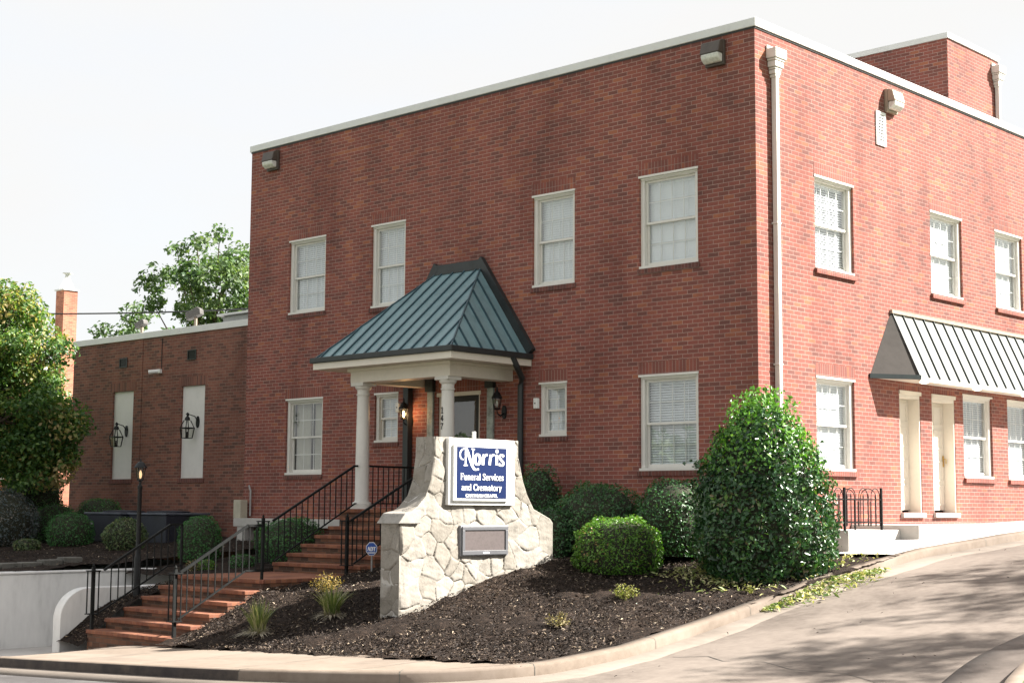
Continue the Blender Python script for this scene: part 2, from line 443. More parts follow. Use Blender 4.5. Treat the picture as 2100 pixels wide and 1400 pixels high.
class MB:
    """collects shapes in world coordinates; build() links them as ONE mesh object"""
    def __init__(s):
        s.v, s.f = [], []
    def poly(s, pts):
        k = len(s.v)
        s.v += [tuple(p) for p in pts]
        s.f.append(tuple(range(k, k + len(pts))))
        return s
    def box(s, x0, x1, y0, y1, z0, z1):
        x0, x1 = min(x0, x1), max(x0, x1); y0, y1 = min(y0, y1), max(y0, y1); z0, z1 = min(z0, z1), max(z0, z1)
        k = len(s.v)
        s.v += [(x0, y0, z0), (x1, y0, z0), (x1, y1, z0), (x0, y1, z0), (x0, y0, z1), (x1, y0, z1), (x1, y1, z1), (x0, y1, z1)]
        s.f += [tuple(k + i for i in q) for q in ((0, 3, 2, 1), (4, 5, 6, 7), (0, 1, 5, 4), (1, 2, 6, 5), (2, 3, 7, 6), (3, 0, 4, 7))]
        return s
    def prism(s, pts, d):
        """polygon pts swept by the vector d"""
        a = [Vector(p) for p in pts]
        b = [p + Vector(d) for p in a]
        k = len(s.v); n = len(a)
        s.v += [tuple(p) for p in a] + [tuple(p) for p in b]
        s.f.append(tuple(k + i for i in reversed(range(n))))
        s.f.append(tuple(k + n + i for i in range(n)))
        for i in range(n):
            j = (i + 1) % n
            s.f.append((k + i, k + j, k + n + j, k + n + i))
        return s
    def tube(s, pts, r, n=8, cap=True, r2=None):
        pts = [Vector(p) for p in pts]
        m = len(pts)
        k = len(s.v)
        for i, p in enumerate(pts):
            d = (pts[min(i + 1, m - 1)] - pts[max(i - 1, 0)]).normalized()
            ref = Vector((0, 0, 1)) if abs(d.z) < 0.95 else Vector((1, 0, 0))
            a = d.cross(ref).normalized(); b = d.cross(a)
            rr = (r[i] if isinstance(r, (list, tuple)) else (r if r2 is None else r + (r2 - r) * i / (m - 1)))
            for j in range(n):
                t = 2 * PI * (j + 0.5) / n
                s.v.append(tuple(p + (a * math.cos(t) + b * math.sin(t)) * rr))
        for i in range(m - 1):
            for j in range(n):
                j2 = (j + 1) % n
                s.f.append((k + i * n + j, k + i * n + j2, k + (i + 1) * n + j2, k + (i + 1) * n + j))
        if cap:
            s.f.append(tuple(k + j for j in range(n)))
            s.f.append(tuple(k + (m - 1) * n + j for j in reversed(range(n))))
        return s
    def bar(s, a, b, w):
        return s.tube([a, b], w * 0.7071, 4)
    def lathe(s, c, prof, n=24):
        """prof: (radius, z) pairs about the vertical through c"""
        k = len(s.v)
        for r, z in prof:
            for j in range(n):
                t = 2 * PI * j / n
                s.v.append((c[0] + r * math.cos(t), c[1] + r * math.sin(t), c[2] + z))
        for i in range(len(prof) - 1):
            for j in range(n):
                j2 = (j + 1) % n
                s.f.append((k + i * n + j, k + i * n + j2, k + (i + 1) * n + j2, k + (i + 1) * n + j))
        s.f.append(tuple(k + j for j in reversed(range(n))))
        s.f.append(tuple(k + (len(prof) - 1) * n + j for j in range(n)))
        return s
    def build(s, name, mat, parent=None, smooth=False, bevel=0.0, origin=None):
        me = bpy.data.meshes.new(name)
        off = root_loc(parent) if parent is not None else Vector(origin or (0, 0, 0))
        V = np.array(s.v, float)
        me.from_pydata([tuple(p) for p in V - np.array(off)], [], s.f)
        me.materials.append(mat)
        uv = me.uv_layers.new(name="UVMap")
        lv = np.empty(len(me.loops), np.int32); me.loops.foreach_get('vertex_index', lv)
        nrm = np.empty(len(me.polygons) * 3); me.polygons.foreach_get('normal', nrm); nrm = nrm.reshape(-1, 3)
        tot = np.empty(len(me.polygons), np.int32); me.polygons.foreach_get('loop_total', tot)
        an = np.abs(np.repeat(nrm, tot, axis=0))
        P = V[lv]
        u = np.where(an[:, 0] > 0.6, P[:, 1], P[:, 0])
        w = np.where(an[:, 2] > 0.75, P[:, 1], P[:, 2])
        uv.data.foreach_set('uv', np.stack([u, w], 1).ravel())
        if smooth:
            me.polygons.foreach_set('use_smooth', [True] * len(me.polygons))
            me.set_sharp_from_angle(angle=math.radians(40))
        me.update()
        o = bpy.data.objects.new(name, me)
        COL.objects.link(o)
        if parent is not None:
            o.parent = parent
        else:
            o.location = off
        if bevel:
            md = o.modifiers.new("bevel", 'BEVEL')
            md.width = bevel; md.segments = 2; md.limit_method = 'ANGLE'
        return o

def sheet(name, X, Y, Z, mat, parent=None, tint=None, smooth=True):
    """grid mesh from 2-D arrays"""
    h, w = X.shape
    V = np.stack([X, Y, Z], -1).reshape(-1, 3)
    if parent is not None:
        V = V - np.array(root_loc(parent))
    i = np.arange(h * w).reshape(h, w)
    F = np.stack([i[:-1, :-1], i[:-1, 1:], i[1:, 1:], i[1:, :-1]], -1).reshape(-1, 4)
    return raw_mesh(name, V, F, mat, parent, tint, smooth)

def raw_mesh(name, V, F, mat, parent=None, tint=None, smooth=False):
    me = bpy.data.meshes.new(name)
    me.vertices.add(len(V)); me.vertices.foreach_set('co', np.ascontiguousarray(V, np.float32).ravel())
    n = F.shape[1]
    me.loops.add(F.size); me.loops.foreach_set('vertex_index', np.ascontiguousarray(F, np.int32).ravel())
    me.polygons.add(len(F))
    me.polygons.foreach_set('loop_start', np.arange(0, F.size, n, dtype=np.int32))
    me.polygons.foreach_set('loop_total', np.full(len(F), n, np.int32))
    if smooth:
        me.polygons.foreach_set('use_smooth', np.ones(len(F), bool))
    if tint is not None:
        a = me.attributes.new("tint", 'FLOAT', 'POINT')
        a.data.foreach_set('value', np.ascontiguousarray(tint, np.float32).ravel())
    me.materials.append(mat)
    me.update(calc_edges=True)
    o = bpy.data.objects.new(name, me)
    COL.objects.link(o)
    if parent is not None:
        o.parent = parent
    return o

def unit(a):
    return a / np.maximum(np.linalg.norm(a, axis=-1, keepdims=True), 1e-9)

def leaf_cards(name, P, N, size, mat, parent, aspect=0.55, tint=None, up=None, svar=0.35):
    """one folded diamond (two triangles) per leaf"""
    n = len(P)
    rnd = RNG.normal(size=(n, 3)) if up is None else up + 0.35 * RNG.normal(size=(n, 3))
    T = unit(rnd - N * np.sum(rnd * N, 1, keepdims=True))
    Bv = np.cross(N, T)
    s = (size * (1 + svar * RNG.normal(size=n)).clip(0.4, 1.9))[:, None] * 0.5
    fold = N * s * 0.28
    V = np.stack([P - T * s, P + Bv * s * aspect + fold, P + T * s, P - Bv * s * aspect + fold], 1).reshape(-1, 3)
    k = np.arange(n)[:, None] * 4
    F = np.concatenate([k + np.array([[0, 1, 2]]), k + np.array([[0, 2, 3]])], 1).reshape(-1, 3)
    if tint is None:
        tint = RNG.random(n)
    return raw_mesh(name, V, F, mat, parent, np.repeat(tint.clip(0, 1), 4))

def lumps(D, amp, k=7, f=4.0, seed=0):
    r = np.random.default_rng(seed)
    K = r.normal(size=(k, 3)) * f
    ph = r.random(k) * 6.28
    return amp * np.mean(np.sin(D @ K.T + ph), 1) * 2

BALL = [(0.0, 0.62), (0.12, 0.84), (0.3, 0.98), (0.5, 1.0), (0.7, 0.88), (0.86, 0.62), (0.95, 0.38), (1.0, 0.06)]
CUSHION = [(0.0, 0.8), (0.15, 0.95), (0.45, 1.0), (0.7, 0.93), (0.88, 0.7), (0.96, 0.45), (1.0, 0.06)]

def bush(name, label, cat, base, R, H, mat, n, leaf, prof=BALL, lump=0.06, group=None, aspect=0.55, seed=1, ry=None, fuzz=0.075, tops=None, topmat=None, edgy=0.9):
    root = thing(name, base, label, cat, group)
    hs = np.array([p[0] for p in prof]); rs = np.array([p[1] for p in prof])
    hh = np.linspace(0, 1, 200); rr = np.interp(hh, hs, rs)
    slope = np.gradient(rr * R, hh * H)
    wgt = rr * np.sqrt(1 + slope ** 2) + 0.02
    h = RNG.choice(hh, size=n, p=wgt / wgt.sum()) + RNG.normal(size=n) * 0.004
    th = RNG.random(n) * 2 * PI
    r = np.interp(h, hs, rs)
    sl = np.interp(h, hh, slope)
    cs, sn = np.cos(th), np.sin(th)
    Nn = unit(np.stack([cs, sn, -sl], 1))
    D = np.stack([cs * r, sn * r, h * 2 - 1], 1)
    lp = 1 + lumps(D, lump, 9, 5.0, seed) + lumps(D, lump * 0.6, 9, 11.0, seed + 3)
    depth = 1 - np.abs(RNG.normal(size=n)) * fuzz * 1.6 + (RNG.random(n) > 0.93) * RNG.random(n) * fuzz
    k = lp * depth
    ryy = ry or R
    P = np.stack([cs * r * R * k, sn * r * ryy * k, h.clip(0, 1) * H * (0.5 + 0.5 * np.where(h > 0.6, k, 1))], 1)
    P[:, 2] = np.maximum(P[:, 2], 0.02)
    Nl = unit(Nn * edgy + RNG.normal(size=(n, 3)) * 0.6 + np.array([0, 0, 0.25]))
    tint = (0.5 + 0.22 * RNG.normal(size=n) + 1.2 * lumps(D, 0.18, 9, 6.0, seed + 9)).clip(0, 1)
    leaf_cards("foliage", P, Nl, leaf, mat, root, aspect, tint)
    # added solid dark core: an occluder standing in for the inner twig mass
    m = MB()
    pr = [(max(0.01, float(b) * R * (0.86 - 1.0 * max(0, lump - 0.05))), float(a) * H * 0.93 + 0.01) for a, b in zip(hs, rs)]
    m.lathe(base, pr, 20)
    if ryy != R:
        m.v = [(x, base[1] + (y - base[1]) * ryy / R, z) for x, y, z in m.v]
    m.build("dark_core", M['twig_and_core'], root, True)
    if tops:
        hp, hn, hl = tops
        th = RNG.random(hn) * 2 * PI
        h = hp + (1 - hp) * RNG.random(hn) ** 0.8
        r = np.interp(h, hs, rs) * (0.8 + 0.25 * RNG.random(hn))
        P = np.stack([np.cos(th) * r * R, np.sin(th) * r * ryy, h * H + 0.02 + (0.08 + 0.24 * (h > 0.88)) * RNG.random(hn) ** 2], 1)
        Nl = unit(np.stack([np.cos(th), np.sin(th), 0.5 + 0 * th], 1) + 0.7 * RNG.normal(size=(hn, 3)))
        leaf_cards("new_growth", P, Nl, hl, topmat, root, aspect, RNG.random(hn))
    return root

def tuft(name, label, cat, base, n, length, spread, mat, group=None, w=0.012, droop=0.5, seed=0, dry=None):
    """arching blades from one crown"""
    root = thing(name, base, label, cat, group)
    def blades(nm, n, length, spread, mat, droop, lift):
        th = RNG.random(n) * 2 * PI
        out = spread * (0.15 + 0.85 * RNG.random(n)) 
        L = length * (0.6 + 0.5 * RNG.random(n))
        V, F, T = [], [], []
        for i in range(n):
            d = np.array([math.cos(th[i]), math.sin(th[i]), 0]); s = np.array([-d[1], d[0], 0])
            p0 = d * 0.05 * RNG.random() + s * 0.03 * RNG.normal()
            ks = len(V)
            for j in range(5):
                t = j / 4
                c = p0 + d * out[i] * L[i] * t ** 1.3 + np.array([0, 0, 1]) * L[i] * (lift * t - droop * out[i] * t * t)
                ww = w * (1 - t) ** 0.6 * 0.5 + 0.0007
                V += [c - s * ww, c + s * ww]
            for j in range(4):
                a = ks + j * 2
                F.append((a, a + 1, a + 3, a + 2))
            T += [RNG.random()] * 10
        raw_mesh(nm, np.array(V), np.array(F), mat, root, np.array(T))
    blades("blades", n, length, spread, mat, droop, 1.0)
    if dry:
        blades("dry_skirt", dry, length * 0.75, 1.05, M['straw'], 0.6, 0.52)
    return root

def sprig(name, label, cat, base, R, H, n, mat, group=None, leaf=0.03):
    """a small loose plant: thin stems with leaf cards"""
    root = thing(name, base, label, cat, group)
    m = MB()
    P, Nn = [], []
    ns = max(10, n // 14)
    for i in range(ns):
        a = RNG.random() * 2 * PI; q = RNG.random() ** 0.6
        tip = Vector((base[0] + R * q * math.cos(a), base[1] + R * q * math.sin(a), base[2] + H * (1 - 0.45 * q * q) * (0.75 + 0.3 * RNG.random())))
        b = Vector((base[0] + 0.25 * R * q * math.cos(a), base[1] + 0.25 * R * q * math.sin(a), base[2] - 0.01))
        m.tube([b, b.lerp(tip, 0.5) + Vector((0, 0, 0.02)), tip], 0.003, 4)
        for k in range(n // ns):
            t = 0.25 + 0.75 * RNG.random()
            p = b.lerp(tip, t) + Vector(RNG.normal(size=3) * R * 0.10)
            P.append(tuple(p - Vector(base))); Nn.append(RNG.normal(size=3) + np.array([0, 0, 0.7]))
    m.build("stems", M['twig_and_core'], root)
    leaf_cards("foliage", np.array(P), unit(np.array(Nn)), leaf, mat, root, 0.4)
    return root

# ------------------------------------------------------------------ terrain heights
RY = [-60, -8, -7, -5.8, -4.6, -2.5, -1.36, 1.36, 3.77, 10, 30, 60]
RZ = [0, 0, .03, .12, .27, .55, .75, 1.10, 1.29, 1.65, 2.2, 2.6]
def G(x, y):
    return -2.14 + .045 * (np.clip(x, -40, 3.5) + 5.2) + np.interp(y, RY, RZ)
def mulch_edge(x):
    return -7.0 - 0.05 * (x + 5.2)
def catmull(pts, n=12):
    p = np.array(pts, float)
    q = np.vstack([2 * p[0] - p[1], p, 2 * p[-1] - p[-2]])
    out = []
    for i in range(1, len(q) - 2):
        a, b, c, d = q[i - 1:i + 3]
        for t in np.linspace(0, 1, n, endpoint=False):
            out.append(0.5 * ((2 * b) + (c - a) * t + (2 * a - 5 * b + 4 * c - d) * t * t + (3 * b - a - 3 * c + d) * t ** 3))
    out.append(p[-1])
    return np.array(out)
KERB = catmull([(-6.3, -8.93), (-5.9, -8.95), (-3.47, -8.97), (-1.35, -8.94), (0.2, -8.72), (1.1, -8.33), (1.75, -7.68), (2.04, -7.0), (2.12, -5.8), (2.08, -4.74), (2.0, -3.4), (1.92, -2.5), (1.9, -.35), (2.02, 1.65), (2.18, 3.5), (2.25, 6), (2.3, 14), (2.3, 40)])
KERB2 = catmull([(6.6, 40), (6.6, 10), (6.5, 4), (6.4, 0), (6.3, -3), (6.42, -5.0), (7.05, -6.9), (8.5, -8.3), (10.5, -8.9), (14, -9.0), (24, -9.0), (40, -9.0)])
KERB3 = catmull([(-60, -17.5), (0, -17.5), (60, -17.5)], 4)
def path_normals(p):
    d = np.gradient(p, axis=0)
    d = d / np.linalg.norm(d, axis=1, keepdims=True)
    return np.stack([-d[:, 1], d[:, 0]], 1)
def sweep(name, path, prof, mat, label=None, dz=0.0):
    """prof: (offset to the left of the path, height over the road)"""
    nrm = path_normals(path)
    X = np.stack([path[:, 0] + nrm[:, 0] * o for o, z in prof], 1)
    Y = np.stack([path[:, 1] + nrm[:, 1] * o for o, z in prof], 1)
    Z = np.stack([G(path[:, 0], path[:, 1]) + z + dz for o, z in prof], 1)
    return tag(sheet(name, X, Y, Z, mat, smooth=False), kind='structure')

# bed heights: radial basis through measured points
def rbf(pts):
    P = np.array(pts, float); n = len(P)
    A = np.linalg.norm(P[:, None, :2] - P[None, :, :2], axis=2) - 0.02 * np.eye(n)
    W = np.linalg.solve(np.block([[A, np.ones((n, 1))], [np.ones((1, n)), np.zeros((1, 1))]]), np.r_[P[:, 2], 0])
    def f(x, y):
        x = np.asarray(x, float); y = np.asarray(y, float)
        d = np.sqrt((x[..., None] - P[:, 0]) ** 2 + (y[..., None] - P[:, 1]) ** 2)
        return d @ W[:n] + W[n]
    return f
SB = [(-2.0, -5.492, -1.448), (-2.0, -4.761, -1.242), (-2.0, -3.811, -1.022), (-2.0, -3.312, -0.913), (-2.0, -2.474, -0.779)]
BP = [(1.85, y, G(2, y) + .14) for y in (-6.9, -6, -5, -4, -3, -2, -1, 0, 1)]
BP += [(x, mulch_edge(x), G(x, -7) + .15) for x in (-5.2, -4.2, -3.2, -2.2, -1.2, -.2, .8, 1.6)]
BP += [(-5.2, -6.2, -1.68), (-5.2, -5.3, -1.24), (-5.2, -4.2, -1.14), (-5.2, -3.3, -1.02), (-5.2, -1.7, -.8), (-5.2, 0, -.75)]
BP += [(x, 0, -.7) for x in (-4, -3, -2, -1, 0)] + [(.9, 1, -.68)]
BP += [(-1.1, -2.05, -.93), (-.9, -2.6, -.98)]
BP += SB + [(-2.3, b, c - .02) for a, b, c in SB]
bed = rbf(BP)
def lbed(y):
    return -1.08 + .065 * (y + 6)
def strip(y):
    return np.interp(y, [-7, -6.9, -6.32, -6.0, -5.63, -5.25, -4.96, -4.6, -3, 0, .4], [-2.08, -2.04, -1.63, -1.48, -1.357, -1.262, -1.217, -1.15, -1.0, -.74, -.72])

# ------------------------------------------------------------------ the setting: ground, street, driveway, kerbs, beds
def fbm(x, y, amp, scale, seed):
    r = np.random.default_rng(seed)
    z = 0
    for o in range(4):
        for k in range(4):
            a = r.random() * 6.28; f = scale * 2 ** o * (0.8 + 0.4 * r.random())
            z = z + amp / (2 ** o) * 0.5 * np.sin((x * math.cos(a) + y * math.sin(a)) * f + r.random() * 6.28)
    return z

m = MB(); m.lathe((0, 0, -3.2), [(700, 0), (700, 0.3)], 64)
tag(m.build("ground", M['grass']), kind='structure')
xs = np.concatenate([np.linspace(-70, -8, 20), np.linspace(-7.5, 8, 60), np.linspace(9, 70, 20)]); ys = np.linspace(-17.6, -8.6, 40)
X, Y = np.meshgrid(xs, ys)
tag(sheet("street", X, Y, G(X, Y) - 0.004, M['asphalt']), kind='structure')
ys2 = np.linspace(-60, -17.55, 12); X, Y = np.meshgrid(xs, ys2)
tag(sheet("verge", X, Y, G(X, Y) + 0.13, M['grass']), kind='structure')
xs = np.linspace(-1.6, 7.9, 60); ys = np.concatenate([np.linspace(-9.0, 6, 90), np.linspace(6.5, 40, 40)])
X, Y = np.meshgrid(xs, ys)
tag(sheet("driveway", X, Y, G(X, Y) + 0.004 + 0.006 * fbm(X, Y, 1, 0.8, 3), M['driveway']), kind='structure')
ISP = int(np.argmin(np.abs(KERB[:, 0] + 0.9) + (KERB[:, 1] > -8) * 9))
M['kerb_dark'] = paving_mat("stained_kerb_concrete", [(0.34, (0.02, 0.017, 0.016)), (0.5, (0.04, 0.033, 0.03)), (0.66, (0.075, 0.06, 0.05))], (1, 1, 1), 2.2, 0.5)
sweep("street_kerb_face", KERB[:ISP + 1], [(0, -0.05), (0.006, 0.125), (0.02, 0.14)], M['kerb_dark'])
sweep("street_kerb", KERB[:ISP + 1], [(0.02, 0.1395), (0.03, 0.148), (0.17, 0.152), (0.185, -0.1)], M['kerb'])
m = MB()
kn = path_normals(KERB)
for q in range(ISP, 190, 21):
    c = KERB[q]; n_ = kn[q]; tg = np.array([n_[1], -n_[0]]) * .005
    zb = float(G(c[0], c[1]))
    P_ = [(c[0] + n_[0] * o - tg[0], c[1] + n_[1] * o - tg[1], zb + z) for o, z in ((-.0015, 0.0), (.0045, .1215), (.029, .1505), (.17, .1545))]
    for a, b in zip(P_[:-1], P_[1:]):
        m.poly([a, b, (b[0] + 2 * tg[0], b[1] + 2 * tg[1], b[2]), (a[0] + 2 * tg[0], a[1] + 2 * tg[1], a[2])])
tag(m.build("kerb_joint", M['edging']), kind='structure')
sweep("kerb", KERB[ISP:], [(0, -0.05), (0.006, 0.12), (0.03, 0.148), (0.17, 0.152), (0.185, -0.1)], M['kerb'])
sweep("gutter", KERB[6:], [(-0.48, -0.01), (-0.478, 0.019), (0.004, 0.03)], M['gutter'])
sweep("kerb_opposite", KERB2, [(0, -0.05), (0.006, 0.12), (0.03, 0.148), (0.17, 0.152), (0.185, -0.1)], M['kerb'])
M['gutter_dark'] = paving_mat("weathered_gutter_concrete", [(0.34, (0.07, 0.058, 0.05)), (0.5, (0.115, 0.096, 0.084)), (0.66, (0.15, 0.128, 0.112))], (1, 1, 1), 0.9, 0.4)
sweep("gutter_opposite", KERB2, [(-0.62, -0.02), (-0.618, 0.016), (-0.3, 0.006), (0.004, 0.03)], M['gutter_dark'])
sweep("kerb_across", KERB3[::-1], [(0, -0.05), (0.006, 0.12), (0.03, 0.148), (0.17, 0.152), (0.185, -0.1)], M['kerb'])
# grass plot inside the opposite kerb
u = np.linspace(0.17, 30, 12)
nrm2 = path_normals(KERB2)
X = KERB2[:, :1] + np.maximum(nrm2[:, :1], 0) * 0 + u[None, :] * 0.6 * 1.0
Y = np.repeat(KERB2[:, 1:2], len(u), 1) + u[None, :] * 0.35
tag(sheet("side_verge", X, Y, np.repeat((G(KERB2[:, 0], KERB2[:, 1]) + 0.14)[:, None], len(u), 1), M['grass']), kind='structure')
# joints and a crack in the driveway
m = MB()
def strip_on(m, pts, w, off=0.0105):
    pts = np.array(pts)
    for a, b in zip(pts[:-1], pts[1:]):
        d = b - a; d = d / np.linalg.norm(d); q = np.array([-d[1], d[0]]) * w
        m.poly([(p[0], p[1], float(G(p[0], p[1])) + off) for p in (a - q, b - q, b + q, a + q)])
ck = [(2.6, -5.6), (3.0, -5.5), (3.35, -5.72), (3.8, -5.62), (4.3, -5.85), (4.9, -5.8), (5.4, -6.1), (5.9, -6.2)]
strip_on(m, ck, 0.006)
strip_on(m, [(2.5, 1.9), (4.2, 1.95), (5.8, 1.9)], 0.005)
tag(m.build("driveway_crack", M['flash']), kind='structure')
# sidewalk
xs = np.linspace(-8.1, 1.86, 90)
ki = KERB + path_normals(KERB) * 0.16
kx = ki[:90]
order = np.argsort(kx[:, 0])
yk = np.interp(xs, kx[order, 0], kx[order, 1])
v = np.linspace(0, 1, 14)[:, None]
ym = mulch_edge(xs) + 0.22
Y = yk[None, :] * (1 - v) + np.maximum(ym, yk + 0.02)[None, :] * v
X = np.repeat(xs[None, :], 14, 0)
lift = np.interp(X, [-8.1, -6.7, -6.2, 5], [0.012, 0.06, 0.149, 0.149])
tag(sheet("sidewalk", X, Y, G(X, np.minimum(Y, -7)) + lift, M['sidewalk']), kind='structure')
m = MB()
for x in (-6.25, -4.55, -2.9, -1.2, .4):
    a, b = float(np.interp(x, xs, yk)), float(np.interp(x, xs, ym))
    k = 6
    for i in range(k):
        y0, y1 = a + (b - a) * i / k, a + (b - a) * (i + 1) / k
        z0, z1 = float(G(x, min(y0, -7))) + 0.1535, float(G(x, min(y1, -7))) + 0.1535
        m.poly([(x - .006, y0, z0), (x + .006, y0, z0), (x + .006, y1, z1), (x - .006, y1, z1)])
tag(m.build("sidewalk_joint", M['edging']), kind='structure')
xs = np.linspace(-22, -7.8, 30); ys = np.linspace(-8.95, -4.5, 20); X, Y = np.meshgrid(xs, ys)
tag(sheet("pavement", X, Y, G(X, np.minimum(Y, -7)) + 0.006, M['pave']), kind='structure')

def mulch_sheet(name, X, Y, Z, seed):
    n = fbm(X, Y, 0.018, 3.0, seed) + fbm(X, Y, 0.012, 14.0, seed + 1) + RNG.normal(size=X.shape) * 0.004
    return tag(sheet(name, X, Y, Z + n, M['mulch']), kind='structure')
nx, ny = 200, 200
u = np.linspace(0, 1, nx)[None, :]; v = np.linspace(0, 1, ny)[:, None]
X = -5.3 + (1.92 + 5.3) * u + 0 * v
yf = mulch_edge(X) + 0.035 * np.sin(X * 5.1) + 0.03 * np.sin(X * 13.7 + 1) + 0.02 * np.sin(X * 29)
Y = yf + (1.05 - yf) * v
Z = bed(X, Y)
Z = np.where(X > 1.7, np.minimum(Z, G(2, Y) + 0.13), Z)
mulch_sheet("mulch_bed", X, Y, Z, 5)
X, Y = np.meshgrid(np.linspace(-26, -10.1, 110), np.linspace(-9, 0.3, 80))
mulch_sheet("side_mulch_bed", X, Y, lbed(Y), 8)
X, Y = np.meshgrid(np.linspace(-8.05, -7.42, 20), np.linspace(-6.97, -4.5, 60))
mulch_sheet("mulch_strip", X, Y, strip(Y), 9)
X, Y = np.meshgrid(np.linspace(-10.12, -5.3, 60), np.linspace(-4.55, 0.1, 60))
mulch_sheet("mulch_patch", X, Y, strip(Y) - np.interp(X, [-10.2, -7.6, -7.4, -5], [0, 0, 0.25, 0.3]), 12)
X, Y = np.meshgrid(np.linspace(-90, -21.5, 20), np.linspace(-12, 60, 20))
tag(sheet("lawn", X, Y, -0.78 + 0 * X, M['grass']), kind='structure')

# loose chips over the beds
def chip_field(name, n, fx, seed, leaf=0.035, kind='stuff', mat='chips', tint=None):
    P = fx(n)
    Nn = unit(RNG.normal(size=(len(P), 3)) * 0.5 + np.array([0, 0, 1.0]))
    o = leaf_cards(name, P, Nn, leaf, M[mat], None, 0.32, tint, svar=0.6)
    return tag(o, kind='stuff')
def on_bed(n):
    x = RNG.uniform(-5.25, 1.82, n); y = mulch_edge(x) + 0.04 + (RNG.random(n) ** 1.2) * (6.6)
    z = bed(x, y)
    z = np.where(x > 1.7, np.minimum(z, G(2, y) + 0.13), z)
    return np.stack([x, y, z + 0.012 + 0.015 * RNG.random(n)], 1)
t_ = RNG.random(36000) ** 1.25
chip_field("mulch_chips", 36000, on_bed, 1, 0.036, tint=t_)
def on_left(n):
    x = RNG.uniform(-20, -10.2, n); y = RNG.uniform(-7, 0, n)
    a = np.stack([x, y, lbed(y) + 0.02], 1)
    k = n // 3
    x = RNG.uniform(-8.0, -7.46, k); y = RNG.uniform(-6.9, -4.6, k)
    return np.vstack([a, np.stack([x, y, strip(y) + 0.02], 1)])
chip_field("mulch_chips", 4500, on_left, 2, 0.04)

# ------------------------------------------------------------------ walls with openings
def wall_faces(m, a0, a1, z0, z1, holes, put, depth):
    """wall rectangle in (a, z) with rectangular holes and their reveals; put(a, d, z) -> point, d outward"""
    A = sorted({a0, a1} | {h[0] for h in holes} | {h[1] for h in holes})
    Zs = sorted({z0, z1} | {h[2] for h in holes} | {h[3] for h in holes})
    for i in range(len(A) - 1):
        for j in range(len(Zs) - 1):
            ca, cz = (A[i] + A[i + 1]) / 2, (Zs[j] + Zs[j + 1]) / 2
            if any(h[0] < ca < h[1] and h[2] < cz < h[3] for h in holes):
                continue
            m.poly([put(A[i], 0, Zs[j]), put(A[i + 1], 0, Zs[j]), put(A[i + 1], 0, Zs[j + 1]), put(A[i], 0, Zs[j + 1])])
    for h in holes:
        x0, x1, y0, y1 = h[:4]
        d = -(h[4] if len(h) > 4 else depth)
        m.poly([put(x0, 0, y0), put(x0, d, y0), put(x0, d, y1), put(x0, 0, y1)])
        m.poly([put(x1, 0, y0), put(x1, d, y0), put(x1, d, y1), put(x1, 0, y1)])
        m.poly([put(x0, 0, y1), put(x1, 0, y1), put(x1, d, y1), put(x0, d, y1)])
        m.poly([put(x0, 0, y0), put(x1, 0, y0), put(x1, d, y0), put(x0, d, y0)])
front = lambda a, d, z: (a, -d, z)
side = lambda a, d, z: (d, a, z)
wingp = lambda a, d, z: (a, 0.3 - d, z)

def abox(m, put, a0, a1, d0, d1, z0, z1):
    p, q = put(a0, d0, z0), put(a1, d1, z1)
    return m.box(p[0], q[0], p[1], q[1], p[2], q[2])

def ring(m, put, a0, a1, z0, z1, w, d0, d1, wb=None):
    wb = wb or w
    abox(m, put, a0, a0 + w, d0, d1, z0 + wb, z1 - w)
    abox(m, put, a1 - w, a1, d0, d1, z0 + wb, z1 - w)
    abox(m, put, a0, a1, d0, d1, z1 - w, z1)
    abox(m, put, a0, a1, d0, d1, z0, z0 + wb)

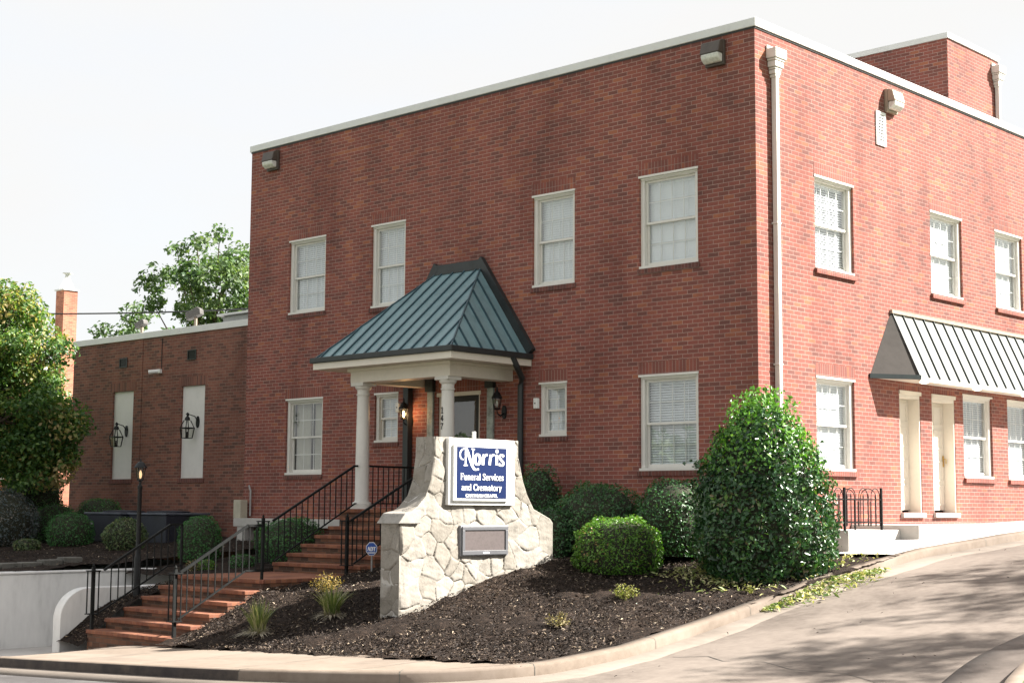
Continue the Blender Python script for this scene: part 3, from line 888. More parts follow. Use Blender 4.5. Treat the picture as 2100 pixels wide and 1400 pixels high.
def window(bld, put, a0, a1, z0, z1, cols=4, rows=2, blind=True, rec=0.045, sill_out=0.02, muntin=True, drape=False, slat=0.05, tilt=0.5):
    w = MB()
    ring(w, put, a0, a1, z0, z1, 0.075, -0.19, -rec, 0.045)
    abox(w, put, a0 - 0.012, a1 + 0.012, -rec - 0.002, 0.012, z1 - 0.03, z1 + 0.004)       # head drip
    abox(w, put, a0 + 0.01, a1 - 0.01, -rec - 0.004, -rec + 0.018, z1 - 0.058, z1 - 0.03)
    abox(w, put, a0 - 0.004, a1 + 0.004, -rec - 0.002, 0.006, z0 - 0.002, z0 + 0.04)         # wooden sill
    W = w.build("window", M['white'], bld)
    ia0, ia1, iz0, iz1 = a0 + 0.075, a1 - 0.075, z0 + 0.045, z1 - 0.075
    mid = (iz0 + iz1) / 2
    for nm, za, zb, d in (("sash", mid - 0.018, iz1, -rec - 0.045), ("sash", iz0, mid + 0.018, -rec - 0.078)):
        s = MB()
        ring(s, put, ia0 + 0.002, ia1 - 0.002, za, zb, 0.038, d - 0.03, d, 0.038 if za > iz0 else 0.06)
        if muntin:
            c0, c1, r0, r1 = ia0 + 0.04, ia1 - 0.04, za + 0.038, zb - 0.038
            for k in range(1, cols):
                x = c0 + (c1 - c0) * k / cols
                abox(s, put, x - 0.007, x + 0.007, d - 0.024, d - 0.017, r0, r1)
            for k in range(1, rows):
                z = r0 + (r1 - r0) * k / rows
                abox(s, put, c0, c1, d - 0.0235, d - 0.0165, z - 0.007, z + 0.007)
        s.build(nm, M['white'], W)
    g = MB()
    for za, zb, d in ((mid, iz1 - 0.036, -rec - 0.058), (iz0 + 0.055, mid, -rec - 0.091)):
        g.poly([put(ia0 + 0.036, d, za), put(ia1 - 0.036, d, za), put(ia1 - 0.036, d, zb), put(ia0 + 0.036, d, zb)])
    g.build("pane", M['glass'], W)
    if blind:
        b = MB()
        tilt = tilt + 0.12 * math.sin(a0 * 7.3 + z0 * 3.1)
        z = iz0 + 0.02
        d = -rec - 0.135
        while z < iz1 - 0.03:
            dz = slat * 0.46 * math.sin(tilt) * 2
            dd = slat * 0.5 * math.cos(tilt)
            p = [put(ia0 + 0.012, d + dd, z), put(ia1 - 0.012, d + dd, z), put(ia1 - 0.012, d - dd, z + dz), put(ia0 + 0.012, d - dd, z + dz)]
            b.poly(p)
            z += slat * 0.82
        abox(b, put, ia0 + 0.01, ia1 - 0.01, d - 0.03, d + 0.03, iz1 - 0.045, iz1)
        for k in (0.22, 0.5, 0.78):
            x = ia0 + (ia1 - ia0) * k
            abox(b, put, x - 0.004, x + 0.004, d + 0.026, d + 0.03, iz0, iz1)
        b.build("blind", M['blind'], W)
    if drape:
        b = MB()
        n = 60
        for (s0, s1, sw) in ((ia0, ia0 + (ia1 - ia0) * 0.42, 0.0), (ia1 - (ia1 - ia0) * 0.42, ia1, 0.0)):
            for k in range(n):
                x0, x1 = s0 + (s1 - s0) * k / n, s0 + (s1 - s0) * (k + 1) / n
                e0, e1 = -0.25 + 0.03 * math.sin(k * 0.9), -0.25 + 0.03 * math.sin((k + 1) * 0.9)
                b.poly([put(x0, e0, iz0), put(x1, e1, iz0), put(x1, e1, iz1), put(x0, e0, iz1)])
        b.build("curtain", M['drape'], W)
    return W

def lintel(bld, put, a0, a1, z1, mat='soldier'):
    m = MB()
    abox(m, put, a0 - 0.02, a1 + 0.02, -0.09, 0.003, z1 + 0.004, z1 + 0.207)
    o = m.build("lintel", M[mat], bld)
    return o
def brick_sill(bld, put, a0, a1, z0, out=0.025, mat='rowlock'):
    m = MB()
    abox(m, put, a0 - 0.03, a1 + 0.03, -0.09, out, z0 - 0.085, z0 - 0.003)
    return m.build("window_ledge", M[mat], bld)

# ------------------------------------------------------------------ main building
bld = thing("brick_building", (0, 0, -0.8), "two-storey red brick building with flat roof and white coping", "building")
TOP, BASE = 7.47, -1.2
LX, BY = -12.76, 22.0
fw = [(-11.41, -10.26, 3.875, 5.40, 3), (-8.88, -7.92, 3.797, 5.415, 3), (-4.66, -3.69, 3.795, 5.415, 3), (-2.29, -1.11, 3.88, 5.415, 4),
      (-11.41, -10.26, 0.626, 2.152, 3), (-2.30, -1.125, 0.602, 2.14, 4)]
fs = [(-8.72, -8.06, 1.212, 2.145, 2), (-4.48, -3.86, 1.209, 2.132, 2)]
DOOR = (-6.98, -5.915, -0.04, 2.07)
holes = [w[:4] for w in fw + fs] + [DOOR + (0.14,)]
holes = [(h[0], h[1], h[2] - 0.001, h[3] + 0.0) + tuple(h[4:]) for h in holes]
sw = [(1.665, 2.87, 3.868, 5.40, 4), (5.537, 6.75, 3.868, 5.39, 4), (8.12, 9.30, 3.868, 5.39, 4), (11.9, 13.1, 3.868, 5.39, 4), (15.4, 16.6, 3.868, 5.39, 4),
      (1.63, 2.80, 0.62, 2.124, 4), (6.63, 7.80, 0.592, 2.122, 4), (8.45, 9.62, 0.59, 2.118, 4), (12.4, 13.6, 0.59, 2.118, 4)]
sd = [(4.285, 5.02), (5.44, 6.30)]
sholes = [(w[0], w[1], w[2], w[3]) for w in sw] + [(a, b, -0.04, 2.05, 0.3) for a, b in sd]
m = MB()
wall_faces(m, LX, 0, BASE, TOP, holes, front, 0.2)
wall_faces(m, 0, BY, BASE, TOP, sholes, side, 0.2)
m.poly([(LX, 0, BASE), (LX, BY, BASE), (LX, BY, TOP), (LX, 0, TOP)])
m.poly([(LX, BY, BASE), (0, BY, BASE), (0, BY, TOP), (LX, BY, TOP)])
m.build("wall", M['brick'], bld)
m = MB()
m.poly([(LX + .05, .05, TOP - .3), (-.05, .05, TOP - .3), (-.05, BY - .05, TOP - .3), (LX + .05, BY - .05, TOP - .3)])
m.build("roof", M['roofing'], bld)
m = MB()
m.poly([(LX + .3, .6, BASE), (-.6, .6, BASE), (-.6, .6, TOP - .35), (LX + .3, .6, TOP - .35)])
m.poly([(-.6, .6, BASE), (-.6, BY - .3, BASE), (-.6, BY - .3, TOP - .35), (-.6, .6, TOP - .35)])
m.build("inner_wall", M['inside'], bld)
m = MB()
c0, c1 = 0.035, 0.30
m.box(LX - c0, c0, -c0, c1, TOP, TOP + .135); m.box(-c1, c0, c1 + .002, BY, TOP, TOP + .135); m.box(LX - c0, LX + c1, c1 + .002, BY, TOP, TOP + .135)
m.build("coping", M['coping'], bld, bevel=0.008)
m = MB()
m.box(LX - .012, .012, -.012, .05, TOP - .028, TOP - .002); m.box(-.05, .0125, .052, BY, TOP - .028, TOP - .002)
m.build("coping_drip", M['flash'], bld)
for i, w in enumerate(fw):
    up_ = w[2] > 3
    W = window(bld, front, w[0], w[1], w[2], w[3], w[4], 2, blind=(i != 4), drape=(i == 4), muntin=True, tilt=1.2 if up_ else 1.02)
    lintel(bld, front, w[0], w[1], w[3]); brick_sill(bld, front, w[0], w[1], w[2])
for w in fs:
    window(bld, front, w[0], w[1], w[2], w[3], 2, 2, tilt=1.05)
    lintel(bld, front, w[0], w[1], w[3]); brick_sill(bld, front, w[0], w[1], w[2])
for i, w in enumerate(sw):
    window(bld, side, w[0], w[1], w[2], w[3], 4, 2, tilt=1.15 if i < 5 else 1.0)
    lintel(bld, side, w[0], w[1], w[3]); brick_sill(bld, side, w[0], w[1], w[2], 0.05, 'soldier')
# front door
a0, a1, z0, z1 = DOOR
m = MB(); ring(m, front, a0, a1, z0, z1, 0.05, -0.14, -0.03); abox(m, front, a0 - .03, a1 + .03, -.05, 0.01, z1 - .07, z1)
m.build("door_frame", M['cream'], bld)
m = MB(); ring(m, front, a0 + .052, a1 - .052, z0 + .052, z1 - .072, 0.1, -0.1, -0.06, 0.2)
D = m.build("door", M['black'], bld)
m = MB(); m.poly([front(a0 + .15, -.08, z0 + .25), front(a1 - .15, -.08, z0 + .25), front(a1 - .15, -.08, z1 - .17), front(a0 + .15, -.08, z1 - .17)])
m.build("pane", M['glass'], D)
m = MB(); abox(m, front, a0 + .06, a1 - .06, -.20, -.18, z0 + .06, z1 - .08); m.build("backing", M['inside'], D)
m = MB(); m.tube([front(a0 + .12, -.04, 0.75), front(a0 + .12, -.02, 0.77), front(a0 + .12, -.02, 1.2), front(a0 + .12, -.04, 1.22)], .012, 8); m.build("handle", M['brass'], D)
lintel(bld, front, a0, a1, z1)
for x in (-7.15, -5.62):
    m = MB(); abox(m, front, x - .075, x + .075, 0.002, 0.05, -0.04, 2.1)
    P_ = m.build("pilaster", M['patina'], bld, bevel=0.006)
    m = MB(); abox(m, front, x - .1, x + .1, 0.002, 0.085, 2.102, 2.32); abox(m, front, x - .12, x + .12, 0.002, 0.10, 2.322, 2.36)
    m.build("capital", M['flash'], P_)
# side doors, set back between cream jambs
for i, (a, b) in enumerate(sd):
    m = MB()
    abox(m, side, a + .002, a + .03, -.26, -.012, -0.04, 2.03); abox(m, side, b - .03, b - .002, -.26, -.012, -0.04, 2.03)
    abox(m, side, a + .03, b - .03, -.26, -.012, 1.93, 2.03); abox(m, side, a - .012, b + .012, -.02, .022, 1.99, 2.055)
    m.build("door_casing", M['cream'], bld)
    m = MB(); abox(m, side, a + .032, b - .032, -.26, -.22, 0.0, 1.925)
    for zz in (.09, .52, 1.10, 1.52):
        for s0, s1 in ((a + .1, (a + b) / 2 - .03), ((a + b) / 2 + .03, b - .1)):
            ring(m, side, s0, s1, zz, zz + (.36 if zz < 1 else .34), .02, -.22, -.208)
    D = m.build("door", M['cream'], bld)
    m = MB(); abox(m, side, b - .1, b - .07, -.21, -.195, .78, .98); m.tube([side(b - .085, -.195, .92), side(b - .085, -.15, .92), side(b - .085, -.15, .84)], .01, 6)
    if i == 1:
        m.build("handle", M['brass'], D)
    m = MB(); abox(m, side, a - .02, b + .03, -.3, .055, -.125, -.045); m.build("threshold", M['conc'], bld)
    lintel(bld, side, a, b, 2.056)
# white foundation ledge left of the porch
m = MB()
m.box(LX + .1, -7.78, -.32, .02, -.42, -.25)
m.build("foundation_ledge", M['conc'], bld, bevel=0.01)
m = MB(); m.box(-12.55, -12.3, -.3, -.05, -1.2, -.425); m.build("foundation_pier", M['conc'], bld)
# penthouse
m = MB()
px0, px1, py0, py1, pz0, pz1 = -9.0, -1.0, 8.36, 10.62, 7.0, 9.46
for f in ([(px0, py0), (px1, py0)], [(px1, py0), (px1, py1)], [(px1, py1), (px0, py1)], [(px0, py1), (px0, py0)]):
    (xa, ya), (xb, yb) = f
    m.poly([(xa, ya, pz0), (xb, yb, pz0), (xb, yb, pz1), (xa, ya, pz1)])
m.poly([(px0, py0, pz1), (px1, py0, pz1), (px1, py1, pz1), (px0, py1, pz1)])
PH = m.build("penthouse", M['brick'], bld)
m = MB(); m.box(px0 - .03, px1 + .03, py0 - .03, py1 + .03, pz1 + .002, pz1 + .115); m.build("penthouse_coping", M['coping'], PH, bevel=0.006)

# ------------------------------------------------------------------ lower wing on the left
wing = thing("brick_wing", (-16.4, 0.3, -0.7), "low flat-roofed brown brick wing left of the tall red building", "building")
WX0, WX1, WT = -20.1, LX - .002, 3.82
panels = [(-18.31, -17.44, 0.60, 2.64), (-15.53, -14.64, 0.60, 2.64)]
m = MB()
wall_faces(m, WX0, WX1, -1.2, WT, [p + (0.06,) for p in panels], wingp, 0.06)
m.poly([(WX0, .3, -1.2), (WX0, 14, -1.2), (WX0, 14, WT), (WX0, .3, WT)])
m.build("wall", M['brick_wing'], wing)
m = MB(); m.poly([(WX0, .35, WT - .2), (WX1, .35, WT - .2), (WX1, 14, WT - .2), (WX0, 14, WT - .2)]); m.build("roof", M['roofing'], wing)
m = MB(); m.box(WX0 - .03, WX1, .265, .6, WT, WT + .145); m.box(WX0 - .03, WX0 + .3, .602, 14, WT, WT + .145); m.build("coping", M['coping'], wing, bevel=0.008)
for p in panels:
    m = MB(); abox(m, wingp, p[0] + .001, p[1] - .001, -.07, -.05, p[2] + .001, p[3] - .001); m.build("blind_panel", M['panel'], wing)
    m = MB(); abox(m, wingp, p[0] - .1, p[1] + .1, -.05, .003, p[3] + .002, p[3] + .205); m.build("lintel", M['soldier_wing'], wing)
    m = MB(); abox(m, wingp, p[0] - .04, p[1] + .04, -.05, .02, p[2] - .1, p[2] - .002); m.build("panel_ledge", M['rowlock'], wing)
m = MB(); abox(m, wingp, -17.28, -17.1, 0.0025, .012, -1.1, WT - .02); m.build("downpipe_stain_strip", M['brick_wing'], wing)
for x, z in ((-17.9, 3.31), (-15.16, 3.33)):
    t = thing("wall_vent", (x, 0.3, z), "small dark square vent " + ("above the panel near the tree" if x < -17 else "in the wing wall near the tall building"), "vent", "dark vents high on the wing wall")
    m = MB(); ring(m, wingp, x - .16, x + .16, z - .11, z + .11, .02, .003, .02); m.build("frame", M['flash'], t)
    m = MB(); abox(m, wingp, x - .14, x + .14, .001, .004, z - .09, z + .09)
    for k in range(6):
        abox(m, wingp, x - .138, x + .138, .0045, .012, z - .085 + k * .03, z - .073 + k * .03)
    m.build("louvre", M['black'], t)

# ------------------------------------------------------------------ entrance porch
porch = thing("entrance_porch", (-6.4, -1.0, -0.04), "blue-green standing seam porch roof on white columns over the front entrance", "porch")
EX0, EX1, EY, EZ = -8.16, -4.69, -1.93, 2.63
RX0, RX1, RZT = -6.98, -5.9, 4.30
roofpts = dict(fl=(EX0, EY, EZ), fr=(EX1, EY, EZ), rl=(RX0, -.002, RZT), rr=(RX1, -.002, RZT), wl=(EX0, -.002, EZ), wr=(EX1, -.002, EZ))
m = MB()
Rp = {k: Vector(v) for k, v in roofpts.items()}
m.poly([Rp['fl'], Rp['fr'], Rp['rr'], Rp['rl']]); m.poly([Rp['fr'], Rp['wr'], Rp['rr']]); m.poly([Rp['wl'], Rp['fl'], Rp['rl']])
RF = m.build("roof", M['roof_teal'], porch)
m = MB()
dn = Vector((0, -(RZT - EZ), -EY)).normalized()
def rib(m, a, b, n, h=0.03, w=0.011):
    a, b = Vector(a), Vector(b); d = (b - a).normalized(); s = d.cross(n).normalized() * w
    m.prism([a - s, a + s, a + s + n * h, a - s + n * h], b - a)
nf = Vector((0, -(RZT - EZ), -EY)).normalized(); nf = Vector((0, -(RZT - EZ) / math.hypot(RZT - EZ, EY), -EY / math.hypot(RZT - EZ, EY)))
nf = Vector((0, -(RZT - EZ), abs(EY))).normalized()
nr = Vector((RZT - EZ, 0, EX1 - RX1)).normalized()
nl = Vector((-(RZT - EZ), 0, RX0 - EX0)).normalized()
k = 0
x = EX0 + .14
while x < EX1 - .05:
    if x < RX0: t = (x - EX0) / (RX0 - EX0)
    elif x > RX1: t = (EX1 - x) / (EX1 - RX1)
    else: t = 1
    a = Vector((x, EY, EZ)); b = Vector((x, EY * (1 - t), EZ + (RZT - EZ) * t))
    rib(m, a, b, nf); x += .295
y = EY + .13
while y < -.05:
    t = (y - EY) / (0 - EY)
    rib(m, (EX1, y, EZ), (EX1 + (RX1 - EX1) * t, y, EZ + (RZT - EZ) * t), nr)
    rib(m, (EX0, y, EZ), (EX0 + (RX0 - EX0) * t, y, EZ + (RZT - EZ) * t), nl); y += .295
for a, b in ((Rp['fr'], Rp['rr']), (Rp['fl'], Rp['rl'])):
    rib(m, a, b, Vector((0, -.5, .8)).normalized(), .022, .014)
m.build("standing_seam", M['seam'], RF)
m = MB()
m.box(RX0 - .06, RX1 + .08, -.09, -.003, RZT - .06, RZT + .12)
for (p, q) in ((Rp['wr'], Rp['rr']), (Rp['wl'], Rp['rl'])):
    d = (q - p).normalized(); n = d.cross(Vector((0, 1, 0))).normalized(); n = n if n.z > 0 else -n
    m.prism([p + Vector((0, -.09, 0)), p + Vector((0, -.0, 0)), p + n * .15 + Vector((0, -.0, 0)), p + n * .15 + Vector((0, -.09, 0))], q - p + d * .1)
m.build("wall_flashing", M['flash'], RF)
m = MB()   # gutter
m.box(EX0 - .08, EX1 + .08, EY - .08, EY + .02, EZ - .085, EZ + .012); m.box(EX1 - .02, EX1 + .08, EY + .022, -.01, EZ - .085, EZ + .012); m.box(EX0 - .08, EX0 + .02, EY + .022, -.01, EZ - .085, EZ + .012)
m.build("gutter", M['flash'], porch, bevel=0.012)
m = MB()
m.box(EX0 - .03, EX1 + .03, EY - .03, EY + .01, EZ - .2, EZ - .087); m.box(EX1 - .01, EX1 + .03, EY + .012, -.01, EZ - .2, EZ - .087); m.box(EX0 - .03, EX0 + .01, EY + .012, -.01, EZ - .2, EZ - .087)
m.build("fascia", M['cream'], porch)
m = MB(); m.box(EX0 + .012, EX1 - .012, EY + .012, -.012, EZ - .19, EZ - .172); m.build("soffit", M['cream'], porch)
m = MB()
BX0, BX1, BYF, BZ0, BZ1 = -7.62, -5.1, -1.56, 2.19, EZ - .192
m.box(BX0, BX1, BYF, BYF + .3, BZ0, BZ1); m.box(BX1 - .3, BX1, BYF + .302, -.01, BZ0, BZ1); m.box(BX0, BX0 + .3, BYF + .302, -.01, BZ0, BZ1)
m.box(BX0 - .045, BX1 + .045, BYF - .045, BYF - .002, BZ1 - .05, BZ1 - .002); m.box(BX1 + .002, BX1 + .045, BYF, -.012, BZ1 - .05, BZ1 - .002)
m.build("beam", M['cream'], porch)
for i, x in enumerate((-7.44, -5.29)):
    m = MB()
    m.lathe((x, -1.41, -.04), [(.2, 0), (.2, .055), (.165, .06), (.175, .085), (.165, .115), (.135, .125), (.122, .15), (.122, .7), (.117, 1.3), (.107, 1.95), (.106, 2.0), (.122, 2.005), (.122, 2.03), (.108, 2.035), (.108, 2.1), (.135, 2.12), (.15, 2.15), (.15, 2.17)], 32)
    m.box(x - .16, x + .16, -1.41 - .16, -1.41 + .16, BZ0 - .058, BZ0 - .002)
    C_ = m.build("column", M['white'], porch, True)
    if i == 1:
        # house number down the shaft, set on the left-front of the curve
        from math import cos, sin
        pass
    COL_LAST = C_
# porch floor slab
m = MB()
m.box(-7.74, -4.95, -1.66, -.004, -.9, -.105)
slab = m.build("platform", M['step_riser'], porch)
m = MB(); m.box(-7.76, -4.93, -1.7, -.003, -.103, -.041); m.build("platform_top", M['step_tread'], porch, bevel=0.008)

# ------------------------------------------------------------------ lettering: thin raised strokes
class Pen:
    """flat strokes in a plane: org + u*U + v*V, raised along N; each stroke a little higher so none share a plane"""
    def __init__(s, org, U, V, N, thin=0.25, lift=0.0012):
        s.o, s.U, s.V, s.N = Vector(org), Vector(U), Vector(V), Vector(N)
        s.m = MB(); s.k = 0; s.thin = thin; s.lift = lift
    def stroke(s, pts, w, nib=True, flat=None):
        n = len(pts)
        P = [Vector((p[0], p[1])) for p in pts]
        L, R = [], []
        for i in range(n):
            d = P[min(i + 1, n - 1)] - P[max(i - 1, 0)]
            if d.length < 1e-9: d = Vector((1, 0))
            d.normalize()
            ww = w if not nib else w * (s.thin + (1 - s.thin) * abs(d.y) ** 0.8)
            q = Vector((-d.y, d.x)) * ww * 0.5
            L.append(P[i] + q); R.append(P[i] - q)
        h = s.lift + 0.00025 * s.k; s.k += 1
        base = len(s.m.v)
        for p in L + R:
            s.m.v.append(tuple(s.o + s.U * p.x + s.V * p.y + s.N * h))
        for i in range(n - 1):
            s.m.f.append((base + i, base + i + 1, base + n + i + 1, base + n + i))
    def blob(s, c, r, rv=None):
        rv = rv or r
        h = s.lift + 0.00025 * s.k; s.k += 1
        base = len(s.m.v)
        for i in range(14):
            t = 2 * PI * i / 14
            p = s.o + s.U * (c[0] + r * math.cos(t)) + s.V * (c[1] + rv * math.sin(t)) + s.N * h
            s.m.v.append(tuple(p))
        s.m.f.append(tuple(range(base, base + 14)))

def arc(cx, cy, rx, ry, a0, a1, n=12):
    return [(cx + rx * math.cos(math.radians(a0 + (a1 - a0) * i / n)), cy + ry * math.sin(math.radians(a0 + (a1 - a0) * i / n))) for i in range(n + 1)]
XH = 0.66
def stem(x, y0, y1, ser='both', s=0.13):
    r = [([(x, y0), (x, y1)], 1)]
    if ser in ('both', 'bot'): r.append(([(x - s, y0 + .025), (x + s, y0 + .025)], 0))
    if ser in ('both', 'top'): r.append(([(x - s, y1 - .025), (x + s, y1 - .025)], 0))
    if ser == 'lt': r += [([(x - s, y0 + .025), (x + s, y0 + .025)], 0), ([(x - s, y1 - .04), (x, y1 - .02)], 0)]
    return r
GL = {}
GL['F'] = (0.62, stem(.2, 0, 1) + [([(.1, .97), (.58, .97)], 0), ([(.57, .98), (.57, .78)], 0.5), ([(.2, .53), (.45, .53)], 0), ([(.45, .63), (.45, .43)], 0.5)])
GL['u'] = (0.66, [([(.04, XH - .03), (.16, XH - .02)], 0), ([(.16, XH), (.16, .2)] + arc(.3, .17, .14, .15, 180, 330), 1), ([(.5, XH), (.5, 0)], 1), ([(.4, XH - .03), (.5, XH - .02)], 0), ([(.5, .025), (.62, .025)], 0)])
GL['n'] = (0.68, stem(.16, 0, XH, 'lt', .12) + [([(.16, .45)] + arc(.34, .46, .18, .18, 160, 10) + [(.53, .3), (.53, 0)], 1), ([(.42, .025), (.65, .025)], 0)])
GL['e'] = (0.56, [(arc(.28, .33, .21, .32, 0, 320, 20), 1), ([(.08, .35), (.48, .35)], 0)])
GL['r'] = (0.48, stem(.16, 0, XH, 'lt', .12) + [([(.16, .42), (.24, .58), (.36, .64)], 0.6), ([(.36, .6), (.42, .6)], 1.0)])
GL['a'] = (0.55, [([(.12, .52), (.17, .61), (.27, .645), (.36, .6), (.39, .5), (.39, .12), (.45, .03), (.54, .06)], 1), (arc(.26, .19, .16, .17, 60, 330, 12), 0.9)])
GL['l'] = (0.32, stem(.16, 0, 1, 'lt', .12))
GL['S'] = (0.6, [([(.5, .8), (.46, .92), (.3, .98), (.15, .92), (.12, .76), (.22, .61), (.4, .5), (.5, .34), (.47, .14), (.3, .02), (.14, .07), (.09, .22)], 1), ([(.51, .98), (.51, .76)], .4), ([(.08, .02), (.08, .24)], .4)])
GL['v'] = (0.6, [([(.1, XH), (.3, .02)], 1), ([(.5, XH), (.3, .02)], .45), ([(.0, XH - .02), (.22, XH - .02)], 0), ([(.38, XH - .02), (.6, XH - .02)], 0)])
GL['i'] = (0.32, stem(.16, 0, XH, 'lt', .12) + [([(.16, .82), (.16, .97)], 1)])
GL['c'] = (0.52, [(arc(.28, .33, .2, .32, 50, 310, 18), 1), ([(.4, .5), (.43, .56)], 1)])
GL['s'] = (0.46, [([(.38, .5), (.34, .61), (.22, .645), (.1, .57), (.13, .42), (.28, .32), (.38, .2), (.32, .06), (.2, .015), (.08, .08), (.06, .18)], 1)])
GL['d'] = (0.64, [(arc(.27, .33, .2, .32, 40, 320, 18), 1), ([(.47, 1), (.47, 0)], 1), ([(.36, .975), (.47, .98)], 0), ([(.47, .025), (.6, .025)], 0)])
GL['C'] = (0.72, [(arc(.4, .5, .31, .48, 45, 315, 22), 1.1), ([(.66, .98), (.66, .72)], .4), ([(.66, .3), (.62, .16)], .3)])
GL['m'] = (0.98, stem(.16, 0, XH, 'lt', .12) + [([(.16, .45)] + arc(.32, .46, .16, .18, 160, 10) + [(.49, .3), (.49, 0)], 1), ([(.49, .45)] + arc(.65, .46, .16, .18, 160, 10) + [(.82, .3), (.82, 0)], 1), ([(.4, .025), (.6, .025)], 0), ([(.72, .025), (.95, .025)], 0)])
GL['t'] = (0.4, [([(.18, .88), (.18, .16), (.24, .04), (.36, .06)], 1), ([(.03, XH - .02), (.36, XH - .02)], 0)])
GL['o'] = (0.6, [(arc(.3, .33, .22, .32, 0, 360, 24), 1)])
GL['y'] = (0.6, [([(.1, XH), (.32, .04)], 1), ([(.5, XH), (.32, .04), (.22, -.2), (.1, -.26)], .55), ([(.0, XH - .02), (.22, XH - .02)], 0), ([(.38, XH - .02), (.6, XH - .02)], 0)])
GL['H'] = (0.84, stem(.18, 0, 1) + stem(.66, 0, 1) + [([(.18, .5), (.66, .5)], 0)])
GL['A'] = (0.8, [([(.38, 1), (.7, 0)], 1.1), ([(.38, 1), (.12, 0)], .4), ([(.2, .32), (.58, .32)], 0), ([(.0, .025), (.26, .025)], 0), ([(.56, .025), (.84, .025)], 0)])
GL['T'] = (0.72, stem(.36, 0, 1, 'bot') + [([(.06, .97), (.66, .97)], 0), ([(.06, .98), (.06, .76)], .5), ([(.66, .98), (.66, .76)], .5)])
GL['M'] = (0.98, stem(.14, 0, 1, 'bot', .11) + stem(.84, 0, 1, 'bot', .11) + [([(.14, 1), (.49, .1)], 1), ([(.84, 1), (.49, .1)], .4), ([(.03, .975), (.18, .975)], 0), ([(.8, .975), (.95, .975)], 0)])
GL['P'] = (0.66, stem(.18, 0, 1) + [([(.18, .97)] + arc(.36, .73, .22, .24, 90, -90) + [(.18, .49)], 1)])
GL['E'] = (0.66, stem(.18, 0, 1) + [([(.1, .97), (.58, .97)], 0), ([(.58, .98), (.58, .76)], .5), ([(.1, .03), (.6, .03)], 0), ([(.6, .02), (.6, .26)], .5), ([(.18, .52), (.44, .52)], 0), ([(.44, .62), (.44, .42)], .4)])
GL['L'] = (0.62, stem(.18, 0, 1) + [([(.1, .03), (.56, .03)], 0), ([(.56, .02), (.56, .28)], .5)])
GL['D'] = (0.78, stem(.18, 0, 1) + [([(.18, .97)] + arc(.3, .5, .38, .47, 90, -90, 14) + [(.18, .03)], 1)])
GL[' '] = (0.34, [])
def write(pen, text, x0, x1, y, h, ratio, bold=0.17):
    """set text between x0 and x1 (pen units), cap height h; ratio turns v units into u units"""
    tot = sum(GL[c][0] for c in text)
    sx = (x1 - x0) / tot
    x = x0
    for c in text:
        wd, strokes = GL[c]
        for pts, k in strokes:
            pen.stroke_glyph([(x + p[0] * sx, y + p[1] * h) for p in pts], bold, k, sx, h)
        x += wd * sx
def stroke_glyph(s, pts, bold, k, sx, h):
    # weights are measured in the glyph's own em so verticals come out thick and horizontals thin
    n = len(pts); P = [Vector(p) for p in pts]
    L, R = [], []
    for i in range(n):
        d = P[min(i + 1, n - 1)] - P[max(i - 1, 0)]
        e = Vector((d.x / sx, d.y / h))
        if e.length < 1e-9: e = Vector((1, 0))
        e.normalize()
        t = 0.075 + (bold - 0.075) * min(1.0, k) * abs(e.y) ** 0.7
        if k > 1: t *= k
        q = Vector((-e.y * sx, e.x * h)) * t * 0.5
        L.append(P[i] + q); R.append(P[i] - q)
    z = s.lift + 0.00022 * s.k; s.k += 1
    b = len(s.m.v)
    for p in L + R:
        s.m.v.append(tuple(s.o + s.U * p.x + s.V * p.y + s.N * z))
    for i in range(n - 1):
        s.m.f.append((b + i, b + i + 1, b + n + i + 1, b + n + i))
Pen.stroke_glyph = stroke_glyph

# house number 147 on the right-hand column (left-front of its curve)
def digit_strokes(c):
    return {'1': [[(.15, .8), (.32, .98), (.32, 0)], [(.12, .02), (.52, .02)]], '4': [[(.42, 0), (.42, .98), (.05, .3), (.6, .3)]], '7': [[(.05, .8), (.08, .95), (.55, .95), (.3, .45), (.25, 0)]]}[c]
m = MB(); kk = 0
ccx, ccy = -5.29, -1.41
for c, zc in (('1', 1.62), ('4', 1.485), ('7', 1.35)):
    for pts in digit_strokes(c):
        for a, b in zip(pts[:-1], pts[1:]):
            def onc(p):
                ang = math.radians(-97) + (p[0] - .3) * 0.9
                r = .1205
                return Vector((ccx + r * math.cos(ang), ccy + r * math.sin(ang), zc + (p[1] - .5) * .105))
            m.tube([onc(a), onc(((a[0] + b[0]) / 2, (a[1] + b[1]) / 2)), onc(b)], .0075, 6)
m.build("house_number", M['black'], COL_LAST)

# ------------------------------------------------------------------ brick steps and landing
steps = thing("brick_steps", (-6.35, -5, -2.0), "red brick steps in two flights with a landing up to the porch", "steps")
SX0, SX1 = -7.45, -5.25
def flight(nm, y0, z0, n, r, t, zb):
    a, b = MB(), MB()
    for k in range(n):
        zt = z0 + r * k; yf_ = y0 + t * k
        yb = yf_ + t + (0.0 if k < n - 1 else 0.0)
        a.box(SX0, SX1, yf_, yb - .002, zb, zt - .062)
        b.box(SX0 - .012, SX1 + .012, yf_ - .022, yb + .008, zt - .06, zt)
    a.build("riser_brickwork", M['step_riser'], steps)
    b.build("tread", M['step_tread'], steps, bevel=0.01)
flight("lower", -6.8, -1.85, 5, .153, .312, -2.3)
flight("upper", -3.33, -.93, 6, .148, .297, -1.3)
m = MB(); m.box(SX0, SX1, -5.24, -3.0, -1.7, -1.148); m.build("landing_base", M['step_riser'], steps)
m = MB(); m.box(SX0 - .012, SX1 + .012, -5.262, -3.335, -1.146, -1.085); m.build("landing", M['step_tread'], steps, bevel=0.01)

